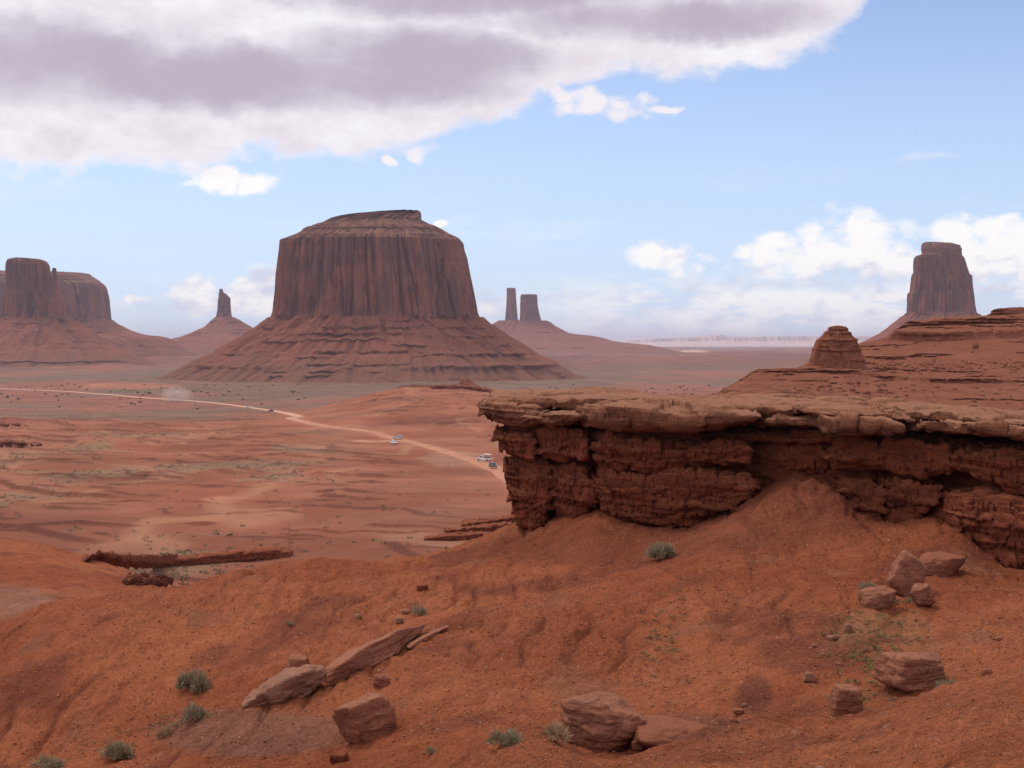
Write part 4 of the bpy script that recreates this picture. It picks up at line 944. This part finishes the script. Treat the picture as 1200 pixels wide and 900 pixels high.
s2 = long_slab('thin pointed rock splinter at the upper right end of the long slab', (477, 762), (523, 738), 0.42, 0.26, 14, lift=0.05, roll=-15)
boulder('broad pale cracked rock half sunk in the spur, left of the long slab', 327, 822, 104, 34, 23, 'pale_rock', tilt=20, deep=0.7, sink=0.56, planes=24, box=.85, rot=8, rough=.035)
g = hit(346, 800)
o = boulder('small round knob of rock sitting on the broad pale rock', 346, 800, 25, 22, 6, 'boulder', deep=1.0, sink=0.0); o.location.z += 0.22
boulder('small reddish rock on bare soil just below the long slab', 445, 806, 19, 14, 8, 'boulder', rot=20, sink=.15)
boulder('squarish flat-faced boulder below the long slab near the bottom edge', 428, 869, 52, 46, 12, 'boulder', rot=35, tilt=14, deep=.85, sink=.12, box=.62, rough=.02, bed=.012)
boulder('large layered brown boulder at the bottom centre behind the near mound', 702, 879, 84, 62, 17, 'boulder', deep=0.9, sink=0.18, planes=18, rough=.05, bed=.022, box=.72, tilt=-6)
boulder('small rock tucked at the right foot of the large layered boulder', 749, 879, 14, 10, 18, 'boulder')
boulder('low wide boulder with split lower edge, alone on the right slope', 1079, 807, 68, 40, 27, 'boulder', deep=.9, sink=.20, planes=22, bed=.02, box=.7, tilt=5)
boulder('upright squarish rock beside the near mound, below the right slope', 998, 843, 33, 42, 29, 'boulder', deep=.9, sink=.30, box=.6, rough=.03, planes=22)
boulder('flat wedge-shaped boulder with a weed behind it, left of a leaning pair', 1034, 712, 44, 27, 33, 'boulder', deep=.9, sink=.22, tilt=8, planes=22, box=.8, bed=.015)
boulder('pointed boulder leaning left, the upper one of the pair under the ledge', 1068, 699, 36, 42, 36, 'boulder', tilt=-28, deep=.8, sink=.08, rough=.03, box=.62)
boulder('rounded rock against the lower right of the leaning pointed boulder', 1086, 711, 25, 24, 38, 'boulder', deep=.9, tilt=20)
boulder('big dust-covered rock half buried in the slope below the right end of the ledge', 1106, 676, 46, 40, 39, 'slab_soil', deep=1.0, sink=.45, rough=.03, bed=.005, planes=24, box=.85)
boulder('low dusty rock shelf right of the large layered boulder', 790, 866, 90, 26, 40, 'slab_soil', deep=.9, sink=.62, planes=22, bed=.005, rough=.02)
for i, (lab, px, py, w_, h_, m_) in enumerate([
    ('grey upright stone chip left of the upright squarish rock', 952, 799, 12, 12, 'pale_rock'),
    ('flat white stone above the upright squarish rock', 980, 750, 15, 5, 'pale_rock'),
    ('thin pale stone just right of the flat white stone', 997, 741, 9, 11, 'pale_rock'),
    ('brown stone on the slope at the right, above the lone low boulder', 1175, 752, 10, 6, 'boulder'),
    ('pale half-buried stone near the right edge above the near mound', 1162, 793, 13, 10, 'slab_soil'),
    ('white stone above the left part of the long slab', 418, 725, 8, 6, 'pale_rock'),
    ('pale stone touching the upper end of the long slab', 467, 731, 9, 8, 'pale_rock'),
    ('flat brown stone just above the upper end of the long slab', 475, 719, 12, 5, 'boulder'),
    ('dark rock on the soil above the dark tuft over the long slab', 494, 692, 13, 7, 'mud'),
    ('white stone at the foot of the slope left of the small purple gully', 875, 829, 6, 5, 'pale_rock'),
    ('small brown stone halfway between ledge and grey stone chip', 958, 759, 8, 5, 'boulder'),
    ('dark rock at the bottom edge below the squarish flat-faced boulder', 395, 893, 20, 12, 'mud'),
    ('small dark rock at the foot of the purple gully above the near mound', 868, 838, 12, 6, 'boulder')]):
    boulder(lab, px, py, w_, h_, 50 + i, m_, name='stone', sub=3, sink=.2)
# boulders scattered on the banded hill
r_ = np.random.default_rng(5); n_h = 0
protos = []
for k in range(5):
    P, Fc = boulder_verts((1, .8, .62), 90 + k, 3, rough=.06); me = mesh_obj('hill_rock', P, Fc, M['boulder' if k % 2 else 'stack']); protos.append(me)
used = set()
spots = []
for _ in range(900):
    t = r_.random()
    if t < 0.40: px, py = r_.uniform(1040, 1200), r_.normal(430, 4)
    elif t < 0.55: px, py = r_.uniform(965, 1050), r_.normal(428, 3)
    elif t < 0.85: px, py = r_.uniform(930, 1200), r_.normal(460, 7)
    else: px, py = r_.uniform(900, 1200), r_.uniform(385, 470)
    if py < np.interp(px, [886, 950, 1000, 1050, 1070, 1200], [436, 432, 410, 390, 380, 374]): continue
    spots.append((px, py))
bpy.context.view_layer.update()
for px, py in spots[:280]:
    h_ = hill_hit(px, py)
    if h_ is None: continue
    k = r_.integers(5); o = protos[k] if k not in used else protos[k].copy()
    if k in used: col.objects.link(o)
    used.add(int(k)); s_ = r_.uniform(0.35, 0.9) * (1.6 if r_.random() < .06 else 1)
    o.location = tuple(h_ + np.array([0, 0, 0.08 * s_])); o.scale = (s_,) * 3; o.rotation_euler = (r_.uniform(-.3, .3), r_.uniform(-.3, .3), r_.uniform(0, 6.3))
    tag(o, 'small fallen rock among the rubble on the slope of the right hill', 'rock', 'fallen rocks on the slope of the right hill')
o = boulder('single rounded rock perched on the bare upper slope of the right hill', 1143, 415, 8, 8, 97, 'stack', name='stone', sub=3, box=.95, planes=26)
h_ = hill_hit(1143, 408)
if h_ is not None:
    o.location = tuple(h_ + np.array([0, 0, .4])); s_ = 1.4 / max(o.dimensions.x, 1e-3); o.scale = (s_, s_, s_)

# ------------------------------------------------------------------ pebbles (stuff)
def scatter_merge(name, pts, sizes, variants, mat, kind='stuff', label=None, cat=None, seed=1, tone=None):
    r_ = np.random.default_rng(seed); Vs, Fs, Ts = [], [], []; off = 0
    which = r_.integers(len(variants), size=len(pts)); rot = r_.uniform(0, 2 * math.pi, len(pts))
    for k, (Vv, Ff, tv) in enumerate(variants):
        sel = np.nonzero(which == k)[0]
        if not len(sel): continue
        c, s = np.cos(rot[sel])[:, None], np.sin(rot[sel])[:, None]
        x = Vv[None, :, 0] * c - Vv[None, :, 1] * s; y = Vv[None, :, 0] * s + Vv[None, :, 1] * c; z = Vv[None, :, 2] + 0 * x
        Q = np.stack([x, y, z], -1) * sizes[sel][:, None, None] + pts[sel][:, None, :]
        Vs.append(Q.reshape(-1, 3)); Fs.append((Ff[None] + (np.arange(len(sel)) * len(Vv))[:, None, None] + off).reshape(-1, Ff.shape[1])); off += len(sel) * len(Vv)
        Ts.append(np.clip(np.tile(tv, len(sel)) + np.repeat(r_.normal(0, .12, len(sel)), len(Vv)), 0, 1))
    o = mesh_obj(name, np.vstack(Vs), np.vstack(Fs), mat, smooth=False, attrs={'tone': np.concatenate(Ts)})
    if kind: o['kind'] = kind
    return tag(o, label, cat)
pv = []
for k in range(6):
    P, Fc = boulder_verts((1, .8, .55), 200 + k, 2, rough=.05); pv.append((P, Fc, np.zeros(len(P))))
r_ = np.random.default_rng(77)
N = 14000
D_ = np.exp(r_.uniform(math.log(9), math.log(82), N)); u_ = r_.uniform(-0.48, 0.48, N); x_ = u_ * D_
dens = (sst(fbm2(x_ / 5, D_ / 5, 3, 301), -0.25, 0.5) + 0.10) * np.where(D_ < 34, .45, 1)
sel = r_.random(N) < dens; x_, D_ = x_[sel], D_[sel]
z_ = ground_full(x_, D_); sz = (0.02 + 0.09 * r_.random(len(x_)) ** 7) * np.clip(D_ / 35, .4, 1)
scatter_merge('pebbles', np.stack([x_, D_, z_ + sz * 0.1], -1), sz, pv, M['pebble'], label='small stones strewn over the red foreground soil', cat='pebbles')

gv = []
for k in range(5):
    P, Fc = boulder_verts((1, .85, .6), 230 + k, 1, rough=.05); gv.append((P, Fc, np.full(len(P), r_.uniform(.2, .8))))
N = 95000
D_ = np.exp(r_.uniform(math.log(8), math.log(75), N)); u_ = r_.uniform(-0.44, 0.44, N); x_ = u_ * D_
sel = r_.random(N) < 0.35 + .65 * sst(fbm2(x_ / 4, D_ / 4, 3, 311), -0.3, 0.4); x_, D_ = x_[sel], D_[sel]
sz = (0.0009 + 0.0012 * r_.random(len(x_)) ** 2) * D_ ; sz = np.clip(sz, 0.010, 0.075) * r_.uniform(.7, 1.3, len(x_))
mg, T, b = new_mat('gravel_stone', 1.0, 0.05)
tn = T.m('ADD', fattr(T, 'tone'), T.m('SUBTRACT', T.noise(pos(T), 3.0, 4, .7), .5))
T.l.new(T.mix(T.mr(tn, .15, .85), (0.17, 0.050, 0.027), (0.42, 0.185, 0.105)), b.inputs['Base Color'])
scatter_merge('gravel', np.stack([x_, D_, ground_full(x_, D_) + sz * 0.05], -1), sz, gv, mg, label='fine reddish gravel covering the foreground soil', cat='gravel', seed=8)

# ------------------------------------------------------------------ bushes
def bush_mesh(n, seed, h=1.0, spread=1.0, blade=0.035, fill=0.55):
    """dome of fine twigs and leaves, radius about 1"""
    r_ = np.random.default_rng(seed); V = []; Fq = []; T = []
    nl = 1 if n < 300 else 5; lobes = r_.uniform(-.5, .5, (nl, 3)) * (0 if nl == 1 else 1); lobes[:, 2] = 0; lr = r_.uniform(.38, .75, nl) if nl > 1 else [1]
    for i in range(n):
        a = r_.uniform(0, 2 * math.pi); el_ = math.asin(r_.uniform(0.05, 1.0)); rad = r_.uniform(0.25, 1.0) ** fill
        lb = i % nl
        d = np.array([math.cos(a) * math.cos(el_) * spread, math.sin(a) * math.cos(el_) * spread, math.sin(el_) * h])
        lump = 1 + 0.22 * math.sin(3 * a + seed) * math.cos(el_) + 0.12 * math.sin(7 * a + seed * 2)
        tip = d * rad * lump; base = tip * r_.uniform(0.45, 0.8) + r_.normal(0, .05, 3); base[2] = max(base[2], -.05)
        tip = tip * lr[lb] + lobes[lb]; base = base * lr[lb] + lobes[lb]
        side = np.cross(tip - base, r_.normal(size=3)); side /= np.linalg.norm(side) + 1e-9; wd = blade * r_.uniform(.5, 1.3)
        o = len(V); V += [base - side * wd * .5, base + side * wd * .5, tip + side * wd * .25, tip - side * wd * .25]; Fq.append([o, o + 1, o + 2, o + 3])
        t = r_.uniform(0.1, 1); T += [t * .6, t * .6, t, t]
    return np.array(V), np.array(Fq), np.array(T)
def bush(label, px, base_py, w, h, seed, mat='bush', n=2200, name='desert_bush', blade=.035):
    g = hit(px, base_py); D = g[1]; rx = w / 2 / F * D; rz = h / F * D
    V, Fq, T = bush_mesh(n, seed, blade=blade)
    V = V * np.array([rx, rx, rz]) * (1.0 if n < 300 else 1.35)
    o = mesh_obj(name, V, Fq, M[mat], smooth=False, attrs={'tone': T}); o.location = (g[0], g[1] + rx * .3, gz(g[0], g[1] + rx * .3)); return tag(o, label, 'bush')
bush('largest grey-green bush, on the left slope above a smaller one', 221, 813, 40, 34, 1)
bush('round bush directly below the largest bush in the left gully', 228, 843, 29, 22, 2, n=1500)
bush('grey-green bush on the gully floor near the bottom left', 141, 888, 38, 20, 3)
bush('low bush cut by the bottom edge at far left', 50, 901, 34, 16, 4, n=1200)
bush('small dry bush in the left gully between two green ones', 187, 864, 18, 14, 5, 'drygrass', 900)
bush('dark round tuft above the upper end of the long slab', 493, 721, 19, 16, 6, n=900)
bush('tiny tuft alone on the left slope above the pale cracked rock', 339, 733, 10, 8, 7, n=400, blade=.06)
bush('small dull tuft at the bottom edge between the squarish boulder and the near mound', 504, 884, 14, 11, 8, n=500, blade=.05)
bush('pale green bush left of the large layered boulder at the rim of the near mound', 592, 876, 32, 22, 9)
bush('straw-coloured grass clump touching the left side of the large layered boulder', 648, 866, 34, 22, 10, 'drygrass', 1400)
bush('yellowish bush on the spur crest below the ledge wall', 780, 653, 32, 22, 11)
bush('weed tuft behind the flat wedge-shaped boulder', 1019, 692, 20, 15, 12, n=800)
bush('green weed at the right foot of the low wide boulder', 1114, 808, 24, 15, 13, n=900)
bush('low weed beside the upright squarish rock', 1021, 838, 20, 11, 14, n=700)
bush('little green weed between the leaning pointed boulder and the wedge-shaped one', 1068, 706, 12, 7, 15, n=400, blade=.06)
# weeds in the hollow (stuff)
wv = [(lambda t: (t[0] * np.array([1, 1, .5]), t[1], t[2]))(bush_mesh(26, 400 + k, blade=.16)) for k in range(4)]
r_ = np.random.default_rng(9); pts = []
for _ in range(190):
    px, py = r_.normal(1030, 28), r_.normal(765, 38)
    if 700 < py < 830: pts.append(hit(px, py))
for _ in range(60):
    pts.append(hit(r_.normal(780, 14), r_.normal(745, 30)))
for _ in range(50):
    px = r_.uniform(60, 250); pts.append(hit(px, float(np.interp(px, [60, 250], [890, 835])) + r_.normal(0, 6)))
pts = np.array(pts)
scatter_merge('weeds', pts, r_.uniform(0.10, 0.30, len(pts)), wv, M['weed'], label='tiny green weeds scattered in the hollows of the foreground slope', cat='weeds', seed=3)
# scrub over the valley floor (stuff) and single shrubs on the plain
r_ = np.random.default_rng(19)
N = 60000
D_ = np.exp(r_.uniform(math.log(150), math.log(1150), N)); u_ = r_.uniform(-0.5, 0.42, N); x_ = u_ * D_
gr = fbm2(x_ / 55 + 7, D_ / 80, 4, 107, .6)
px_ = 600 + F * u_
dens = 0.06 + 0.9 * sst(gr, 0.0, 0.4); dens *= np.where((px_ > 340) & (px_ < 600) & (D_ > 480), 0.12, 1)
sel = (r_.random(N) < dens * 0.55) & (road_mask(x_, D_) > 9); x_, D_ = x_[sel], D_[sel]
z_ = ground_full(x_, D_)
sv = [(lambda t: (t[0] * np.array([1, 1, .75]), t[1], t[2]))(bush_mesh(12, 500 + k, blade=.55)) for k in range(5)]
scatter_merge('scrub', np.stack([x_, D_, z_], -1), 0.18 + 0.7 * r_.random(len(x_)) ** 2, sv, M['scrub'], label='low grey-green scrub dotting the valley floor', cat='scrub', seed=4)
N = 30000
D_ = r_.uniform(1100, 2500, N); u_ = r_.uniform(-0.5, 0.3, N); x_ = u_ * D_; sel = (r_.random(N) < .25 + .3 * sst(fbm2(x_ / 150, D_ / 150, 4, 333), 0, .5)) & (road_mask(x_, D_) > 12)
x_, D_ = x_[sel], D_[sel]
scatter_merge('scrub', np.stack([x_, D_, ground_full(x_, D_)], -1), r_.uniform(0.35, 1.0, len(x_)), sv, M['scrub'], label='grey-green sagebrush covering the distant plain', cat='scrub', seed=5)
shr = []
for k in range(4):
    V, Fq, T = bush_mesh(130, 600 + k, h=1.0, blade=.22)
    shr.append(mesh_obj('shrub', V, Fq, M['scrub'], smooth=False, attrs={'tone': T * .5}))
cnt = 0
while cnt < 150:
    if r_.random() < .75: px, py = r_.uniform(0, 640), r_.normal(462, 7)
    else: px, py = r_.uniform(640, 860), r_.uniform(448, 463)
    if py < 450 or py > 482 or (360 < px < 600): continue
    g = hit(px, py, dmin=900.0)
    if g[1] < 1080 or road_mask(g[:1], g[1:2])[0] < 14: continue
    o = shr[cnt] if cnt < 4 else shr[cnt % 4].copy()
    if cnt >= 4: col.objects.link(o)
    s_ = r_.uniform(1.2, 2.6); o.location = tuple(g); o.scale = (s_, s_, s_ * .8); o.rotation_euler = (0, 0, r_.uniform(0, 6))
    tag(o, 'dark juniper shrub standing on the grey-green plain', 'shrub', 'dark shrubs on the distant plain'); cnt += 1

# ------------------------------------------------------------------ vehicles
M['white'] = mat_plain('white_paint', (0.78, 0.78, 0.78), 0.35, 0.5, 0.05)
M['darkpaint'] = mat_plain('dark_paint', (0.05, 0.07, 0.10), 0.35, 0.5, 0.05)
M['silver'] = mat_plain('silver_paint', (0.55, 0.57, 0.6), 0.35, 0.5, 0.05)
M['glass'] = mat_plain('dark_glass', (0.03, 0.035, 0.04), 0.1, 0.6, 0.02)
M['tyre'] = mat_plain('tyre_rubber', (0.03, 0.027, 0.025), 0.85, 0.2, 0.1)
M['rim'] = mat_plain('rim_metal', (0.4, 0.4, 0.4), 0.4, 0.5, 0.05, metal=.6)
M['canvas'] = mat_plain('canopy_canvas', (0.80, 0.74, 0.62), 0.9, 0.1, 0.05)
M['lamp'] = mat_plain('lamp_lens', (0.85, 0.85, 0.8), 0.2, 0.6, 0.02)
M['seat'] = mat_plain('bench_vinyl', (0.20, 0.10, 0.08), 0.8, 0.2, 0.1)
def bm_obj(name, bm, mat, parent, smooth=False):
    me = bpy.data.meshes.new(name); bm.to_mesh(me); bm.free(); me.materials.append(mat)
    if smooth: me.polygons.foreach_set('use_smooth', [True] * len(me.polygons))
    o = bpy.data.objects.new(name, me); col.objects.link(o); o.parent = parent; return o
def extrude_profile(pts, w, bev=0.06, inset_top=None):
    """side profile (x,z) extruded across y; points with z above inset_top lean inwards"""
    bm = bmesh.new(); n = len(pts)
    def yy(z): return w / 2 - (0.22 * max(0, z - inset_top) if inset_top else 0)
    a = [bm.verts.new((x, -yy(z), z)) for x, z in pts]; b = [bm.verts.new((x, yy(z), z)) for x, z in pts]
    bm.faces.new(a); bm.faces.new(b[::-1])
    for i in range(n): j = (i + 1) % n; bm.faces.new((a[j], a[i], b[i], b[j]))
    bmesh.ops.recalc_face_normals(bm, faces=bm.faces)
    bmesh.ops.bevel(bm, geom=bm.edges[:], offset=bev, segments=2, affect='EDGES', clamp_overlap=True)
    return bm
def box_bm(c, s, bev=0.0):
    bm = bmesh.new(); bmesh.ops.create_cube(bm, size=1); bmesh.ops.scale(bm, vec=s, verts=bm.verts); bmesh.ops.translate(bm, vec=c, verts=bm.verts)
    if bev: bmesh.ops.bevel(bm, geom=bm.edges[:], offset=bev, segments=2, affect='EDGES')
    return bm
def cyl_bm(c, r, w, seg=20):
    bm = bmesh.new(); bmesh.ops.create_cone(bm, cap_ends=True, segments=seg, radius1=r, radius2=r, depth=w)
    bmesh.ops.rotate(bm, cent=(0, 0, 0), matrix=__import__('mathutils').Matrix.Rotation(R(90), 3, 'X'), verts=bm.verts); bmesh.ops.translate(bm, vec=c, verts=bm.verts); return bm
def wheels(root, xs, w, r=0.38):
    for x in xs:
        for s in (-1, 1):
            wh = bm_obj('wheel', cyl_bm((x, s * (w / 2 - .1), r), r, .24), M['tyre'], root); bm_obj('rim', cyl_bm((x, s * (w / 2 + .025), r), r * .55, .02), M['rim'], wh)
def lights(root, x, w, z):
    for s in (-1, 1): bm_obj('headlight', box_bm((x, s * (w / 2 - .28), z), (.06, .3, .16), .02), M['lamp'], root)
def suv(label, paint, cat='car'):
    root = empty('parked_car', (0, 0, 0), label, cat, 'vehicles on the dirt road')
    w = 1.9
    bm_obj('body', extrude_profile([(-2.35, .42), (-2.38, 1.05), (-2.25, 1.12), (1.0, 1.14), (2.2, 1.0), (2.34, .8), (2.34, .42), (1.9, .36), (-1.9, .36)], w), M[paint], root)
    bm_obj('cabin', extrude_profile([(-2.2, 1.1), (-2.0, 1.66), (-1.7, 1.76), (.1, 1.76), (.35, 1.68), (1.1, 1.12)], w - .12, .05, 1.1), M[paint], root)
    bm_obj('windscreen', extrude_profile([(.42, 1.62), (1.08, 1.17), (1.13, 1.19), (.47, 1.66)], w - .42, .01), M['glass'], root)
    bm_obj('rear_window', extrude_profile([(-2.09, 1.58), (-2.2, 1.2), (-2.26, 1.22), (-2.14, 1.6)], w - .45, .01), M['glass'], root)
    for s in (-1, 1):
        b_ = extrude_profile([(-1.9, 1.62), (-2.02, 1.2), (-.1, 1.2), (-.1, 1.65)], .03, .01); bmesh.ops.translate(b_, vec=(0, s * (w / 2 - .105), 0), verts=b_.verts); bm_obj('side_window', b_, M['glass'], root)
        b_ = extrude_profile([(0, 1.2), (0, 1.65), (.2, 1.63), (.85, 1.2)], .03, .01); bmesh.ops.translate(b_, vec=(0, s * (w / 2 - .105), 0), verts=b_.verts); bm_obj('side_window', b_, M['glass'], root)
    bm_obj('bumper', box_bm((2.36, 0, .52), (.12, w - .1, .2), .04), M['glass'], root)
    wheels(root, (-1.45, 1.45), w); lights(root, 2.33, w, .82); return root
def tour_truck(label):
    root = empty('tour_truck', (0, 0, 0), label, 'truck', 'vehicles on the dirt road'); w = 2.0
    bm_obj('body', extrude_profile([(-3.0, .55), (-3.0, 1.2), (.6, 1.2), (.6, 1.1), (1.4, 1.18), (2.6, 1.08), (2.72, .9), (2.72, .5), (-2.6, .45)], w), M['white'], root)
    bm_obj('cab', extrude_profile([(.3, 1.15), (.32, 1.95), (.5, 2.02), (1.15, 2.0), (1.75, 1.2)], w - .1, .05, 1.15), M['white'], root)
    bm_obj('windscreen', extrude_profile([(1.22, 1.9), (1.72, 1.26), (1.77, 1.28), (1.27, 1.94)], w - .4, .01), M['glass'], root)
    for s in (-1, 1):
        b_ = extrude_profile([(.5, 1.25), (.5, 1.86), (1.1, 1.84), (1.5, 1.25)], .03, .01); bmesh.ops.translate(b_, vec=(0, s * (w / 2 - .1), 0), verts=b_.verts); bm_obj('side_window', b_, M['glass'], root)
    bm_obj('canopy', extrude_profile([(-3.05, 2.45), (-3.0, 2.62), (-.2, 2.66), (.3, 2.45)], w + .1, .05), M['canvas'], root)
    for x in (-2.85, -1.3, .1):
        for s in (-1, 1): bm_obj('canopy_post', box_bm((x, s * (w / 2 - .06), 1.82), (.06, .06, 1.28)), M['rim'], root)
    for x in (-2.4, -1.5, -.6): bm_obj('bench', box_bm((x, 0, 1.38), (.4, w - .3, .42), .05), M['seat'], root)
    wheels(root, (-1.9, 1.85), w, .45); lights(root, 2.72, w, .9); return root
def put_car(o, px, py, heading):
    g = hit(px, py, dmin=300.0); x, y = g[0], g[1]; o.location = (x, y, gz(x, y) + 0.45); o.rotation_euler = (0, 0, R(heading)); return o
put_car(tour_truck('white open tour truck with a cream canopy on the near bend of the dirt road'), 567, 541.5, 150)
put_car(suv('dark car following the canopied truck on the dirt road', 'darkpaint'), 577.5, 549.5, -75)
put_car(suv('white car on the dirt road bend, the lower left of two close together', 'white'), 461, 521.5, -65)
put_car(suv('silver car on the dirt road bend, the upper right of two close together', 'silver'), 466, 515.5, 160)
put_car(suv('dark car far off on the pale stretch of road across the plain', 'darkpaint'), 317, 483, 170)
put_car(suv('white car far off on the pale stretch of road, ahead of the dark one', 'white'), 291.5, 478.3, 165)

# ------------------------------------------------------------------ dust behind a far car
g = hit(206, 470.5, dmin=900.0)
V, Fc = ICO[3]
du = mesh_obj('dust_cloud', V * np.array([20, 12, 10]) , Fc, M['white']); du.location = (g[0], g[1], g[2] + 7)
dm = bpy.data.materials.new('dust'); dm.use_nodes = True; T = NT(dm.node_tree); T.n.clear()
pv_ = T.n.new('ShaderNodeVolumePrincipled'); out = T.n.new('ShaderNodeOutputMaterial'); T.l.new(pv_.outputs[0], out.inputs['Volume'])
pv_.inputs['Color'].default_value = (0.85, 0.72, 0.64, 1)
oc = T.n.new('ShaderNodeTexCoord').outputs['Object']
ln = T.n.new('ShaderNodeVectorMath'); ln.operation = 'LENGTH'; T.l.new(T.mapping(oc, (1 / 20, 1 / 12, 1 / 10)), ln.inputs[0])
den = T.m('MULTIPLY', T.mr(ln.outputs['Value'], 0.1, 1.0, 1, 0), T.mr(T.noise(oc, .25, 4, .6), .35, .7)); T.put(pv_.inputs['Density'], T.m('MULTIPLY', den, 0.22))
du.data.materials[0] = dm; du['kind'] = 'stuff'; tag(du, 'pale dust plume raised on the far road', 'dust')

# ------------------------------------------------------------------ haze
bm = bmesh.new(); bmesh.ops.create_cube(bm, size=1)
x0, x1, y0, y1, z0, z1 = -115000, 115000, -200, 64000, -90, 330
for v in bm.verts: v.co = (x0 if v.co.x < 0 else x1, y0 if v.co.y < 0 else y1, z0 if v.co.z < 0 else z1)
hm = bpy.data.materials.new('haze_air'); hm.use_nodes = True; T = NT(hm.node_tree); T.n.clear()
pv_ = T.n.new('ShaderNodeVolumePrincipled'); out = T.n.new('ShaderNodeOutputMaterial'); T.l.new(pv_.outputs[0], out.inputs['Volume'])
pv_.inputs['Color'].default_value = (0.78, 0.82, 1.0, 1); pv_.inputs['Density'].default_value = 3.8e-5; pv_.inputs['Anisotropy'].default_value = 0.2
me = bpy.data.meshes.new('haze'); bm.to_mesh(me); bm.free(); me.materials.append(hm)
hz = bpy.data.objects.new('haze', me); col.objects.link(hz); hz['kind'] = 'stuff'
sc.cycles.volume_bounces = 1
